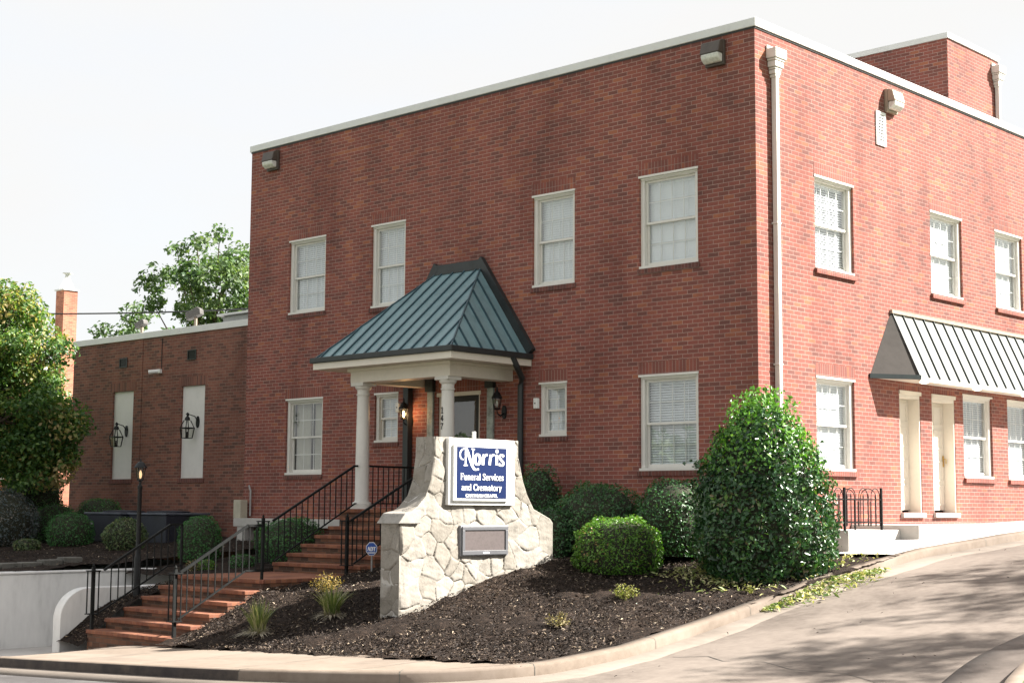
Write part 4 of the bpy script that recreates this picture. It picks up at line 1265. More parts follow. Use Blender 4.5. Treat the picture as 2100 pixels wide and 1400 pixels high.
# ------------------------------------------------------------------ iron railings
def railing(name, label, x, top, bot, ytail, base, newel=True, group="black iron stair railings", endpost=None, low_end=None):
    """in the plane x = const; top/bot: (y, z) start and end of the rails"""
    (ya, za), (yb, zb) = top
    (yc, zc), (yd, zd) = bot
    t = thing(name, (x, base[0], base[1]), label, "railing", group)
    m = MB(); m.bar((x, ya, za), (x, yb, zb), .034); m.bar((x, yb - .01, zb), (x, ytail, zb), .034); m.build("handrail", M['rail'], t)
    m = MB(); m.bar((x, yc, zc), (x, yd, zd), .022); m.bar((x, yd - .01, zd), (x, ytail, zd), .022); m.build("bottom_rail", M['rail'], t)
    n = max(2, int(round((ytail - ya) / .125)))
    for k in range(1, n):
        y = ya + (ytail - ya) * k / n
        zt = np.interp(y, [ya, yb, ytail], [za, zb, zb]); zl = np.interp(y, [yc, yd, ytail], [zc, zd, zd])
        m = MB(); m.bar((x, y, zl), (x, y, zt), .014); m.build("baluster", M['rail'], t)
    if newel:
        by, bz = base
        m = MB(); m.bar((x, by, bz), (x, by, za + .05), .045); m.lathe((x, by, za + .05), [(.012, 0), (.022, .02), (.012, .045), (.0, .06)], 10); m.build("newel_post", M['rail'], t)
        m = MB()
        for dx, dy in ((-.06, -.06), (.06, -.06), (-.06, .06), (.06, .06)):
            m.bar((x + dx, by + dy, zc - .02), (x + dx, by + dy, za - .01), .015)
        m.box(x - .08, x + .08, by - .08, by + .08, za - .018, za); m.box(x - .08, x + .08, by - .08, by + .08, zc - .03, zc - .016)
        m.build("newel_cage", M['rail'], t)
    if endpost:
        m = MB(); m.bar((x, endpost[0], endpost[1]), (x, endpost[0], zb), .034); m.build("end_post", M['rail'], t)
    return t
railing("stair_railing", "black iron railing on the right of the lower brick flight", -5.33, ((-6.64, -.945), (-5.47, -.288)), ((-6.66, -1.60), (-5.5, -.95)), -5.2, (-6.72, -1.87), endpost=(-5.2, -1.12))
railing("stair_railing", "black iron railing on the left of the lower brick flight beside the lamp post", -7.37, ((-6.6, -.975), (-5.433, -.299)), ((-6.65, -1.6), (-5.47, -.943)), -5.22, (-6.78, -1.85), endpost=(-5.22, -1.1))
railing("stair_railing", "black iron railing on the left of the upper flight reaching the white column", -7.4, ((-3.40, -.245), (-1.62, .711)), ((-3.36, -.913), (-1.6, .053)), -1.55, (-3.6, -1.085))
railing("stair_railing", "black iron railing on the right of the upper flight behind the blue yard sign", -5.4, ((-3.41, -.214), (-1.62, .711)), ((-3.345, -.895), (-1.6, .053)), -1.55, (-3.49, -1.085))
railing("porch_railing", "short level iron railing between the left column and the brick wall", -7.44, ((-1.28, .715), (-1.0, .715)), ((-1.28, .056), (-1.0, .056)), -.02, (-1.28, -.04), newel=False, group="level porch railings")
railing("porch_railing", "short level iron railing on the right side of the porch", -5.27, ((-1.28, .715), (-1.0, .715)), ((-1.28, .056), (-1.0, .056)), -.02, (-1.28, -.04), newel=False, group="level porch railings")

# ------------------------------------------------------------------ stone monument sign
SGX = -2.0
sign = thing("monument_sign", (SGX, -4.0, -1.3), "tall white stone monument sign with a blue panel beside the entrance steps", "sign")
# outline of the lit face in (y, z), left edge and right edge by height
ZL = [(-1.75, -5.50), (-.215, -5.50)]
LEFT = [(-1.75, -5.50), (-.22, -5.50), (-.205, -5.50), (-.19, -5.50), (-.12, -5.42), (0.0, -5.19), (.15, -5.03), (.37, -4.935), (.7, -4.885), (.96, -4.88)]
RIGHT = [(-1.75, -2.44), (-.22, -2.44), (-.16, -2.50), (-.02, -2.86), (.18, -3.0), (.37, -3.09), (.72, -3.195), (.93, -3.20)]
def stone_surface(fl, fr, z0, z1, put, nz, nw, seed, cell, amp, mat, parent, name):
    """displaced rubble: random flat stones, each tilted, with open joints between"""
    r = np.random.default_rng(seed)
    zz = np.linspace(z0, z1, nz)[:, None]
    uu = np.linspace(0, 1, nw)[None, :]
    A0 = fl(zz); A1 = fr(zz)
    A = A0 + (A1 - A0) * uu
    Zg = zz + 0 * uu
    w, h = float(np.max(A1 - A0)), z1 - z0
    n = int(w * h / cell ** 2)
    lo = float(np.min(A0))
    sx = lo + r.random(n) * w; sz = z0 + r.random(n) * h
    for _ in range(6):   # even the stones out a little
        d = (sx[:, None] - sx[None]) ** 2 + (sz[:, None] - sz[None]) ** 2 + np.eye(n) * 9
        j = np.argmin(d, 1); dd = np.sqrt(d[np.arange(n), j]) + 1e-6
        push = np.maximum(0, cell * 0.85 - dd) * 0.4
        sx = sx + (sx - sx[j]) / dd * push; sz = sz + (sz - sz[j]) / dd * push
    asp = 1.0
    wx = A + 0.05 * np.sin(Zg * 9 + A * 4); wz = Zg + 0.05 * np.sin(A * 8 + 1)
    pts = np.stack([wx.ravel(), wz.ravel()], 1)
    best = np.full(len(pts), 1e9); sec = np.full(len(pts), 1e9); idx = np.zeros(len(pts), int)
    wgt = 0.9 + 0.25 * r.random(n)
    for k in range(n):
        d = np.hypot(pts[:, 0] - sx[k], (pts[:, 1] - sz[k]) * 1.12) * wgt[k]
        nb = d < best
        sec = np.where(nb, best, np.minimum(sec, d)); idx = np.where(nb, k, idx); best = np.where(nb, d, best)
    e = (sec - best).reshape(A.shape)
    idx = idx.reshape(A.shape)
    ht = r.random(n) * 0.9; tx = r.normal(size=n) * 0.22; tz = r.normal(size=n) * 0.22
    D = ht[idx] * amp + ((A - sx[idx]) * tx[idx] + (Zg - sz[idx]) * tz[idx]) * amp * 7
    joint = np.clip(e / 0.02, 0, 1)
    D = D * (0.35 + 0.65 * np.clip(e / 0.05, 0, 1)) - (1 - joint) * amp * (0.05 + 1.1 * (np.sin(A * 6.1 + 2.3 * Zg + idx) > 0.45))
    rough = np.zeros(A.shape)
    for o in range(26):
        ang = r.random() * 6.28; fq = 9 * 1.16 ** o
        rough += np.sin((A * math.cos(ang) + Zg * math.sin(ang)) * fq + r.random() * 6.28 + 9 * r.random(n)[idx]) / 1.13 ** o
    D = D + 0.0026 * rough + r.normal(size=A.shape) * 0.0006
    edge = np.minimum(np.minimum(uu, 1 - uu) * w, np.minimum(zz - z0, z1 - zz) + 0.2)
    D = D * np.clip(edge / 0.03, 0, 1)
    deepj = (np.sin(A * 6.1 + 2.3 * Zg + idx) > 0.45)
    tint = 0.24 + 0.6 * r.random(n)[idx] - (1 - joint) * np.where(deepj, 0.55, 0.05)
    pos = put(A, D, Zg)
    return sheet(name, pos[0], pos[1], pos[2], mat, parent, tint.clip(0, 1), True)
lf = lambda z: np.interp(z, [p[0] for p in LEFT], [p[1] for p in LEFT])
rf = lambda z: np.interp(z, [p[0] for p in RIGHT], [p[1] for p in RIGHT])
ZT = 0.96
TH = 0.36
body = MB()
prof = [(p[1], p[0]) for p in LEFT] + [(p[1], p[0]) for p in reversed(RIGHT)]
body.prism([(SGX - .03, y, z) for y, z in prof], (-TH + .03, 0, 0))
SBD = body.build("stone_body", M['conc'], sign)
stone_surface(lf, rf, -1.75, ZT - .001, lambda a, d, z: (SGX + d, a, z), 270, 310, 4, 0.26, 0.02, M['stone'], SBD, "stone_face")
stone_surface(lambda z: z * 0 + SGX - TH, lambda z: z * 0 + SGX, -1.75, -.22, lambda a, d, z: (a, -5.505 - d, z), 150, 40, 8, 0.2, 0.03, M['stone'], SBD, "stone_end")
# concave left flank above the shoulder, and the top
stone_surface(lambda z: z * 0 + SGX - TH, lambda z: z * 0 + SGX, -.2, ZT, lambda a, d, z: (a, lf(z) - .004 - d, z), 130, 40, 13, 0.2, 0.022, M['stone'], SBD, "stone_flank")
zz = np.linspace(-.2, ZT, 60)
X = np.stack([np.full(60, SGX - TH), np.full(60, SGX - TH * .66), np.full(60, SGX - TH * .33), np.full(60, SGX)], 1)
Yr = np.repeat((rf(zz) + .012)[:, None], 4, 1) + 0.012 * RNG.normal(size=(60, 4)); Yr[:, 3] = rf(zz) - .002
sheet("stone_flank", X, Yr, np.repeat(zz[:, None], 4, 1), M['stone'], SBD, np.full(240, .5), False)
# overhanging shoulder slab on the left
m = MB(); m.prism([(SGX + .045, -5.56, -.222), (SGX + .045, -5.44, -.085), (SGX + .045, -5.16, -.03), (SGX + .045, -5.16, -.225)], (-TH - .09, 0, 0)); m.build("shoulder_slab", M['slab'], SBD, bevel=0.012)
# backing board, raised blue panel
bx = SGX + .03
m = MB(); m.box(SGX - .02, bx + .03, -4.66, -3.33, .03, .952); BB = m.build("backing_board", M['plastic'], sign, bevel=0.006)
m = MB(); m.box(bx + .032, bx + .068, -4.595, -3.495, .088, .862); m.build("raised_frame", M['plastic'], BB, bevel=0.004)
PXF = bx + .068
y0s, y1s, z0s, z1s = -4.54, -3.55, .125, .832
m = MB(); m.box(PXF + .0005, PXF + .004, y0s, y1s, z0s, z1s); SP = m.build("sign_panel", M['blue'], sign)
pen = Pen((PXF + .004, y0s, z1s), (0, y1s - y0s, 0), (0, 0, -(z1s - z0s)), (1, 0, 0))
def cp(x, y):
    u_ = (x - 262) / 856.0
    return (u_, (y - (250 + 46 * u_)) / (890 - 22 * u_))
def norris(pts, w, nib=False, thin=None):
    pts = catmull([cp(*p) for p in pts], 6) if len(pts) > 2 else [cp(*p) for p in pts]
    s = pen
    P = [Vector(p) for p in pts]; n = len(P); L, R = [], []
    asp = (z1s - z0s) / (y1s - y0s)
    for i in range(n):
        d = P[min(i + 1, n - 1)] - P[max(i - 1, 0)]
        e = Vector((d.x, d.y * asp)); e.normalize()
        ww = w / 856.0
        if nib: ww *= 0.42 + 0.58 * abs(e.y)
        q = Vector((-e.y, e.x / asp)) * ww * .5
        L.append(P[i] + q); R.append(P[i] - q)
    z = s.lift + .00022 * s.k; s.k += 1
    b = len(s.m.v)
    for p in L + R: s.m.v.append(tuple(s.o + s.U * p.x + s.V * p.y + s.N * z))
    for i in range(n - 1): s.m.f.append((b + i, b + i + 1, b + n + i + 1, b + n + i))
norris([(372, 478), (335, 462), (312, 410), (318, 345), (352, 300), (405, 284), (440, 300)], 24, True)
norris([(402, 292), (430, 330), (462, 420), (500, 530), (535, 615), (575, 652), (632, 645)], 46, True)
norris([(404, 300), (404, 575)], 24); norris([(372, 577), (440, 577)], 14)
norris([(530, 300), (530, 590)], 20); norris([(500, 295), (560, 302)], 14)
norris([(608 + 44 * math.cos(t), 478 + 88 * math.sin(t)) for t in np.linspace(0, 2 * PI, 22)], 44, True)
norris([(716, 392), (700, 575)], 42); norris([(706, 480), (730, 425), (755, 400), (782, 402)], 26)
norris([(836, 398), (815, 578)], 42); norris([(822, 485), (848, 428), (872, 404), (898, 408)], 26)
norris([(944, 405), (940, 580)], 42); norris([(918, 410), (945, 405)], 14)
pen.blob(cp(944, 342), 26 / 856, 26 / 856 * (y1s - y0s) / (z1s - z0s))
norris([(1062, 440), (1045, 410), (1012, 408), (992, 440), (1010, 480), (1045, 520), (1060, 555), (1035, 588), (998, 582), (980, 550)], 40, True)
pen.m.build("lettering", M['letter'], SP)
for txt, xa, xb, yy, hh, bo in (("Funeral Services", 318, 1058, .642, -.128, .165), ("and Crematory", 338, 1028, .846, -.122, .165), ("CHATHAM CHAPEL", 412, 948, .978, -.062, .19)):
    p2 = Pen((PXF + .004, y0s, z1s), (0, y1s - y0s, 0), (0, 0, -(z1s - z0s)), (1, 0, 0))
    write(p2, txt, (xa - 262) / 856, (xb - 262) / 856, yy, hh, 1, bo)
    p2.m.build("lettering", M['letter'], SP)
# message display
m = MB(); m.box(SGX - .02, bx + .012, -4.395, -3.44, -.672, -.25); LD = m.build("message_display", M['led_trim'], sign, bevel=0.005)
m = MB(); ring(m, side, -4.375, -3.46, -.656, -.266, .05, bx + .014, bx + .032, .06); m.build("display_frame", M['led_frame'], LD, bevel=0.004)
m = MB(); m.box(bx + .0125, bx + .017, -4.323, -3.512, -.595, -.318); m.build("screen", M['screen'], LD)
m = MB(); m.box(bx + .0325, bx + .035, -3.97, -3.85, -.64, -.618); m.build("maker_plate", M['letter'], LD)
m = MB(); m.box(SGX - .07, SGX - .03, -4.08, -4.04, .9, 1.06); m.build("conduit_stub", M['plastic'], sign)

# yard sign
ys = thing("yard_sign", (-5.0, -3.32, -1.0), "small blue octagonal security sign on a stake by the upper steps", "sign")
m = MB(); m.bar((-5.0, -3.32, -1.04), (-5.0, -3.32, -.55), .018); m.build("stake", M['galv'], ys)
def octo(r, x): return [(x, -3.33 + r * .92 * math.cos(PI / 8 + k * PI / 4), -.655 + r * 1.12 * math.sin(PI / 8 + k * PI / 4)) for k in range(8)]
N_ = Vector((.72, -.69, 0))
U_ = Vector((.69, .72, 0))
cen = Vector((-4.99, -3.335, -.655))
def oct2(r, d): return [tuple(cen + N_ * d + U_ * (r * .95 * math.cos(PI / 8 + k * PI / 4)) + Vector((0, 0, r * 1.15 * math.sin(PI / 8 + k * PI / 4)))) for k in range(8)]
m = MB(); m.prism(oct2(.098, .0), N_ * .006); m.build("border", M['letter'], ys)
m = MB(); m.prism(oct2(.09, .0065), N_ * .003); FC = m.build("face", M['adt_blue'], ys)
pen = Pen(cen + N_ * .0096 + U_ * -.066 + Vector((0, 0, -.03)), U_ * .132, Vector((0, 0, .062)), N_)
write(pen, "ADT", 0.0, 1.0, 0.0, 1.0, 1, .24)
for k in range(2):
    pen.stroke([(.05, -.32 - k * .3), (.95, -.32 - k * .3)], .12, False)
LT = pen.m.build("lettering", M['letter'], FC)

# ------------------------------------------------------------------ white retaining walls on the left
rw = thing("retaining_wall", (-10.05, -6, -2.3), "long straight white stucco retaining wall below the left shrub bed", "wall")
m = MB(); m.box(-10.2, -10.0, -16, -2.4, -2.6, -1.13); m.build("wall_body", M['stucco'], rw, bevel=0.02)
m = MB(); m.box(-10.23, -9.97, -16, -2.4, -1.128, -1.09); m.build("wall_top", M['stucco'], rw, bevel=0.015)
cw = thing("curved_wing_wall", (-8.1, -6, -2.2), "low white stucco wing wall with a rounded front end beside the steps", "wall")
pts = [(-6.93, -2.4), (-6.93, -1.72)]
for k in range(0, 13):
    a = math.radians(180 - 90 * k / 12)
    pts.append((-6.43 + .5 * math.cos(a), -1.72 + .452 * math.sin(a)))
pts += [(-3.0, -1.27), (-3.0, -2.4)]
m = MB(); m.prism([(-8.22, y, z) for y, z in pts], (.21, 0, 0)); m.build("wall_body", M['stucco'], cw, bevel=0.012)
be = thing("bed_edging", (-11.35, -6, -1.1), "low weathered stone edging in the mulch above the white wall", "edging")
for k in range(12):
    y = -9.3 + k * .39
    m = MB(); m.box(-11.48, -11.22, y, y + .375, -1.3, float(lbed(y)) + .075 + .01 * (k % 3)); m.build("edging_block", M['edging'], be, bevel=0.02)
bx_ = thing("utility_box", (-12.55, -.2, -.25), "small beige utility box with a grey conduit on the white ledge", "box")
m = MB(); m.box(-12.72, -12.48, -.28, -.1, -.248, .12); m.build("housing", M['beige'], bx_, bevel=0.01)
m = MB(); m.tube([(-12.44, -.06, -.2), (-12.44, -.06, .3), (-12.5, -.06, .42)], .02, 8); m.build("conduit", M['galv'], bx_)

# ------------------------------------------------------------------ lamps, lights, pipes
lp = thing("lamp_post", (-7.72, -5.79, -1.36), "black lamp post with a glazed lantern behind the lower railing", "lamp")
lx, ly = -7.72, -5.79
m = MB(); m.lathe((lx, ly, -1.45), [(.055, 0), (.055, .62), (.045, .66), (.036, .7), (.033, 1.70), (.04, 1.71), (.04, 1.75), (.022, 1.77), (.022, 1.82), (.045, 1.84)], 16); m.build("post", M['black'], lp, True)
m = MB()
for k in range(6):
    a = PI / 3 * k
    m.bar((lx + .045 * math.cos(a), ly + .045 * math.sin(a), .40), (lx + .075 * math.cos(a), ly + .075 * math.sin(a), .585), .009)
m.lathe((lx, ly, .387), [(.05, 0), (.05, .015)], 6)
m.build("lantern_frame", M['black'], lp)
m = MB(); m.lathe((lx, ly, .585), [(.105, 0), (.105, .01), (.085, .035), (.06, .075), (.035, .095), (.014, .10), (.011, .135), (.0, .145)], 16); m.build("lantern_cap", M['black'], lp, True)
m = MB(); m.lathe((lx, ly, .402), [(.042, 0), (.07, .182)], 6); m.build("lantern_glass", M['lglass'], lp)
m = MB(); m.lathe((lx, ly, .42), [(.01, 0), (.022, .03), (.026, .07), (.014, .11), (.003, .13)], 12); m.build("bulb", M['bulb_dim'], lp, True)

def gas_lantern(x, z, label):
    t = thing("wall_lantern", (x, .25, z), label, "lantern", "black lanterns on the wing panels")
    cx, cy, k = x, .14, .62
    m = MB(); m.prism([(x + .11 + .055 * math.cos(a), .352, z + .13 * math.sin(a) + .03) for a in np.linspace(0, 2 * PI, 18)[:-1]], (0, -.03, 0))
    m.build("back_plate", M['black'], t)
    m = MB(); m.tube([(x + .11, .33, z + .05), (x + .09, .27, z + .15), (x + .03, cy + .03, z + .19), (cx, cy, z + .14)], .011, 8); m.build("bracket", M['black'], t)
    m = MB(); m.lathe((cx, cy, z + .06), [(.06, 0), (.06, .04), (.04, .075), (.02, .09), (.02, .115), (.04, .13), (.028, .155), (.0, .18)], 12); m.build("chimney_cap", M['black'], t, True)
    m = MB()
    q = [(1, 1), (-1, 1), (-1, -1), (1, -1)]
    R0, R1, R2, Z0, Z1, Z2 = .05, .11, .08, z + .06, z - .11, z - .33
    for (a, b), (c, d) in zip(q, q[1:] + q[:1]):
        m.bar((cx + a * R0, cy + b * R0, Z0), (cx + a * R1, cy + b * R1, Z1), .018)
        m.bar((cx + a * R1, cy + b * R1, Z1), (cx + a * R2, cy + b * R2, Z2), .018)
        m.bar((cx + a * R1, cy + b * R1, Z1), (cx + c * R1, cy + d * R1, Z1), .026)
        m.bar((cx + a * R2, cy + b * R2, Z2), (cx + c * R2, cy + d * R2, Z2), .015)
    m.build("frame", M['black'], t)
    m = MB()
    for (a, b), (c, d) in zip(q, q[1:] + q[:1]):
        m.poly([(cx + a * R1 * .97, cy + b * R1 * .97, Z1), (cx + c * R1 * .97, cy + d * R1 * .97, Z1), (cx + c * R2 * .97, cy + d * R2 * .97, Z2), (cx + a * R2 * .97, cy + b * R2 * .97, Z2)])
    m.build("glass", M['lglass'], t)
    m = MB(); m.tube([(cx, cy, Z2), (cx, cy, Z2 + .14)], .014, 8); m.tube([(cx - .03, cy, Z2), (cx - .03, cy, Z2 + .09)], .014, 8); m.build("burner", M['black'], t)
gas_lantern(-17.86, 1.68, "black wall lantern on the left pale panel near the tree")
gas_lantern(-15.04, 1.8, "black wall lantern on the right pale panel near the tall building")

def porch_lantern(x, z, label, lit):
    t = thing("porch_lantern", (x, -.05, z), label, "lantern")
    m = MB(); m.prism([(x + .055 * math.cos(a), -.003, z - .12 + .12 * math.sin(a)) for a in np.linspace(0, 2 * PI, 15)[:-1]], (0, -.025, 0)); m.build("back_plate", M['black'], t)
    m = MB(); m.tube([(x, -.02, z - .14), (x, -.11, z - .19), (x, -.19, z - .15), (x, -.2, z - .08)], .013, 8); m.build("bracket", M['black'], t)
    m = MB(); m.lathe((x, -.2, z), [(.05, -.085), (.06, -.07), (.05, -.06)], 12); m.lathe((x, -.2, z + .13), [(.1, -.02), (.09, .01), (.05, .08), (.02, .11), (.012, .17), (0, .19)], 12)
    for k in range(6):
        a = PI / 3 * k
        m.bar((x + .052 * math.cos(a), -.2 + .052 * math.sin(a), z - .06), (x + .088 * math.cos(a), -.2 + .088 * math.sin(a), z + .12), .008)
    m.build("frame", M['black'], t)
    m = MB(); m.lathe((x, -.2, z - .06), [(.05, 0), (.084, .09), (.082, .175)], 12); m.build("glass", M['lglass'], t, True)
    m = MB(); m.lathe((x, -.2, z - .04), [(.012, 0), (.026, .035), (.022, .08), (.004, .12)], 10); m.build("bulb", M['bulb'] if lit else M['lens'], t, True)
    if lit:
        d = bpy.data.lights.new("bulb_light", 'POINT'); d.energy = 2.2; d.color = (1, .6, .28); d.shadow_soft_size = .03
        o = bpy.data.objects.new("bulb_light", d); COL.objects.link(o); o.parent = t; o.location = (0.07, -.17, 0.02)
porch_lantern(-7.69, 1.69, "lit porch lantern glowing left of the front door", True)
porch_lantern(-5.3, 1.78, "unlit black porch lantern right of the front door", False)

def wall_pack(put, a, z, label, mat):
    t = thing("flood_light", put(a, 0.0, z), label, "light", "wall flood lights under the coping")
    m = MB(); abox(m, put, a - .18, a + .18, .003, .07, z - .24, z + .17)
    q = [put(a - .18, .07, z + .17), put(a - .18, .17, z + .13), put(a - .18, .22, z - .06), put(a - .18, .07, z - .06)]
    e = Vector(put(a + .18, 0, 0)) - Vector(put(a - .18, 0, 0))
    m.prism(q, e)
    m.build("housing", mat, t, bevel=0.012)
    m = MB()
    q = [put(a - .168, .072, z - .062), put(a - .168, .215, z - .062), put(a - .168, .2, z - .14), put(a - .168, .13, z - .2), put(a - .168, .072, z - .2)]
    e = Vector(put(a + .168, 0, 0)) - Vector(put(a - .168, 0, 0))
    m.prism(q, e)
    m.build("lens", M['lens'], t, bevel=0.02)
wall_pack(front, -.72, 7.2, "brown flood light on the front wall near the building corner", M['bronze'])
wall_pack(front, -11.98, 7.2, "brown flood light at the far left top of the front wall", M['bronze'])
wall_pack(side, 4.15, 7.13, "tan flood light on the sunny side wall above the white vent", M['tan'])

t = thing("louvre_vent", (0, 3.82, 6.5), "white slatted vent high on the sunlit side wall", "vent")
m = MB(); ring(m, side, 3.66, 3.98, 6.26, 6.86, .05, .003, .025); m.build("frame", M['plastic'], t)
m = MB(); abox(m, side, 3.71, 3.93, .001, .004, 6.31, 6.81); m.build("backing", M['flash'], t)
m = MB()
for k in range(9):
    z = 6.315 + k * .055
    m.prism([side(3.708, .006, z + .042), side(3.708, .024, z), side(3.708, .027, z + .004), side(3.708, .009, z + .046)], Vector((0, .224, 0)))
m.build("slat", M['plastic'], t)

def downspout(name, label, y, x0, ztop, zbot, head=True):
    t = thing(name, (x0, y, zbot), label, "downspout")
    m = MB(); m.box(x0 + .02, x0 + .11, y - .043, y + .043, zbot, ztop - .38)
    for z in np.arange(zbot + .6, ztop - .6, 2.2):
        m.box(x0 + .002, x0 + .114, y - .056, y + .056, z, z + .03)
    m.build("pipe", M['white'], t, bevel=0.008)
    if head:
        m = MB()
        for z0, z1, w, d in ((-.10, .06, .16, .19), (-.135, -.102, .14, .17), (-.235, -.137, .122, .155), (-.27, -.237, .098, .135), (-.34, -.272, .084, .125), (-.39, -.342, .062, .118)):
            m.box(x0 + .004, x0 + d, y - w, y + w, ztop + z0, ztop + z1)
        m.box(x0 + .004, x0 + .03, y - .16, y + .16, ztop + .062, ztop + .12)
        m.build("conductor_head", M['white'], t, bevel=0.012)
    return t
downspout("downspout", "white downspout with a stepped head at the sunny building corner", .46, 0.0, 7.12, -.6)
downspout("downspout", "short white downspout on the rooftop brick penthouse", 10.45, px1, 9.25, 7.5)

t = thing("porch_downspout", (-4.75, -.1, -.6), "black downspout running from the porch gutter down the front wall", "downspout")
m = MB(); m.tube([(-4.66, -.5, 2.56), (-4.66, -.4, 2.42), (-4.78, -.12, 2.22), (-4.86, -.07, 2.1), (-4.86, -.07, -.65)], .055, 8); m.build("pipe", M['flash'], t)
t = thing("porch_downspout", (-7.72, -.08, -.04), "black square pipe down the wall left of the lit lantern", "downspout")
m = MB(); m.box(-7.79, -7.65, -.13, -.01, -.04, 2.43); m.build("pipe", M['flash'], t, bevel=0.008)

t = thing("security_camera", (-16.36, .3, 3.02), "small white security camera on the brown wing wall", "camera")
m = MB(); m.box(-16.42, -16.3, .22, .298, 2.98, 3.07); m.build("mount", M['plastic'], t, bevel=0.01)
m = MB(); m.tube([(-16.37, .26, 3.03), (-16.5, .06, 3.0)], .045, 10); m.build("camera_body", M['plastic'], t)
m = MB(); m.tube([(-16.33, .29, 3.07), (-16.33, .29, 3.78)], .008, 6); m.build("cable", M['black'], t)
for x, z, lb in ((-4.52, 1.78, "white alarm sensor box left of the small right-hand window"), (-8.02, 1.85, "white alarm sensor box right of the small window by the porch")):
    t = thing("alarm_sensor", (x, 0, z), lb, "sensor")
    m = MB(); m.box(x - .045, x + .045, -.07, -.003, z - .09, z + .09); m.build("housing", M['plastic'], t, bevel=0.01)
    m = MB(); m.lathe((x, -.072, z - .01), [(.012, 0), (.012, .02)], 10); m.build("eye", M['black'], t)

def roof_flood(x, y, z, ang, label, s=1.0):
    t = thing("roof_flood_light", (x, y, z - .45), label, "light", "flood lights on the wing roof")
    m = MB(); m.tube([(x, y, WT), (x, y, z - .1)], .04, 8); m.build("post", M['tan'], t)
    m = MB()
    d = Vector((math.cos(ang), math.sin(ang), 0)); w = Vector((-d.y, d.x, 0))
    c = Vector((x, y, z))
    def q(a, b): return c + d * a * s + Vector((0, 0, b * s))
    m.prism([q(-.25, -.05) - w * .2 * s, q(.3, -.28) - w * .2 * s, q(.36, -.02) - w * .2 * s, q(-.1, .22) - w * .2 * s, q(-.22, .15) - w * .2 * s], w * .4 * s)
    m.build("housing", M['flood'], t, bevel=0.02)
roof_flood(-21.7 + 1.9, 2.0, 4.55, math.radians(200), "grey flood light on a post at the far left of the wing roof", .5)
roof_flood(-19.4 + 1.9, 2.0, 4.62, math.radians(215), "larger pale flood light on a post in the middle of the wing roof", .66)
t = thing("roof_unit", (-14.6, 1.5, WT), "grey sheet metal roof unit against the tall building", "air conditioner")
m = MB(); m.box(-15.3, -13.0, 1.2, 2.4, WT - .19, 4.28); m.build("housing", M['galv'], t, bevel=0.02)
m = MB(); m.box(-15.4, -13.0, 1.1, 2.5, 4.282, 4.33); m.build("lid", M['coping'], t)

# ------------------------------------------------------------------ awning over the side doors
aw = thing("metal_awning", (0.2, 7.5, 2.3), "pale standing seam metal awning over the side doors", "awning")
AY0, AY1, AX, AZT, AZB = 4.04, 11.5, 0.5, 3.36, 2.24
m = MB(); m.poly([(AX, AY0 + .03, AZB), (AX, AY1, AZB), (.004, AY1, AZT), (.004, AY0, AZT)])
AR = m.build("roof", M['awning'], aw)
m = MB()
na = Vector((AZT - AZB, 0, AX)).normalized()
y = AY0 + .03
while y < AY1:
    rib(m, (AX, y + .0, AZB), (.004, y, AZT), na, .028, .011); y += .365
m.build("standing_seam", M['awn_trim'], AR)
m = MB(); m.poly([(.004, AY0 - .004, AZT), (AX, AY0 + .02, AZB), (.004, 3.31, AZB - .005)]); m.build("end_panel", M['awn_end_shade'], aw)
m = MB()
p, q = Vector((.0, 3.29, AZB)), Vector((AX, AY0 + .03, AZB)); d_ = (q - p)
s_ = d_.normalized().cross(Vector((0, 0, 1))) * .03
m.prism([p - s_ + Vector((0, 0, -.045)), p + s_ + Vector((0, 0, -.045)), p + s_ + Vector((0, 0, .03)), p - s_ + Vector((0, 0, .03))], d_ * 1.03)
m.build("end_trim", M['awn_trim'], aw)
m = MB(); m.box(AX - .02, AX + .02, AY0 + .04, AY1, AZB - .07, AZB - .004); m.build("fascia", M['cream'], aw)
m = MB(); m.box(.004, .05, AY0 - .02, AY1, AZT + .002, AZT + .06); m.build("wall_flashing", M['tan'], aw)
m = MB(); m.poly([(.004, 3.33, AZB - .035), (AX - .025, AY0 + .02, AZB - .035), (AX - .025, AY1, AZB - .035), (.004, AY1, AZB - .035)]); m.build("soffit", M['cream'], aw)
for y in (4.62, 6.6, 8.6):
    m = MB(); m.lathe((.3, y, AZB - .068), [(.075, .03), (.07, .01), (.04, 0)], 14); m.build("soffit_light", M['downlight'], aw)

# ------------------------------------------------------------------ side terrace, walkway, iron fence
tr = thing("white_terrace", (.45, 1.6, -.6), "white concrete terrace block beneath the iron fence", "terrace")
m = MB(); m.box(.004, .9, 1.02, 2.6, -1.3, -.31); m.build("block", M['conc'], tr, bevel=0.012)
pl = thing("door_platform", (.6, 5.5, -.5), "concrete platform below the two side doors", "platform")
m = MB(); m.box(.004, 1.22, 2.602, 9.5, -1.2, -.235); m.build("block", M['conc'], pl, bevel=0.015)
ys_ = np.linspace(.75, 24, 60)[:, None]
u = np.linspace(0, 1, 8)[None, :]
kxr = np.interp(ys_, KERB[:, 1][60:], KERB[:, 0][60:]) - .16
X = .0 + (kxr - .0) * u; Y = ys_ + 0 * u
Zl = np.interp(ys_, [.75, 1.0, 2.5, 4, 6, 10, 24], [-.66, -.66, -.44, -.36, -.28, -.16, .2])
Z = Zl * (1 - u) + (G(2.1, ys_) + .148) * u
tag(sheet("walkway", X, Y, Z, M['conc']), kind='structure')

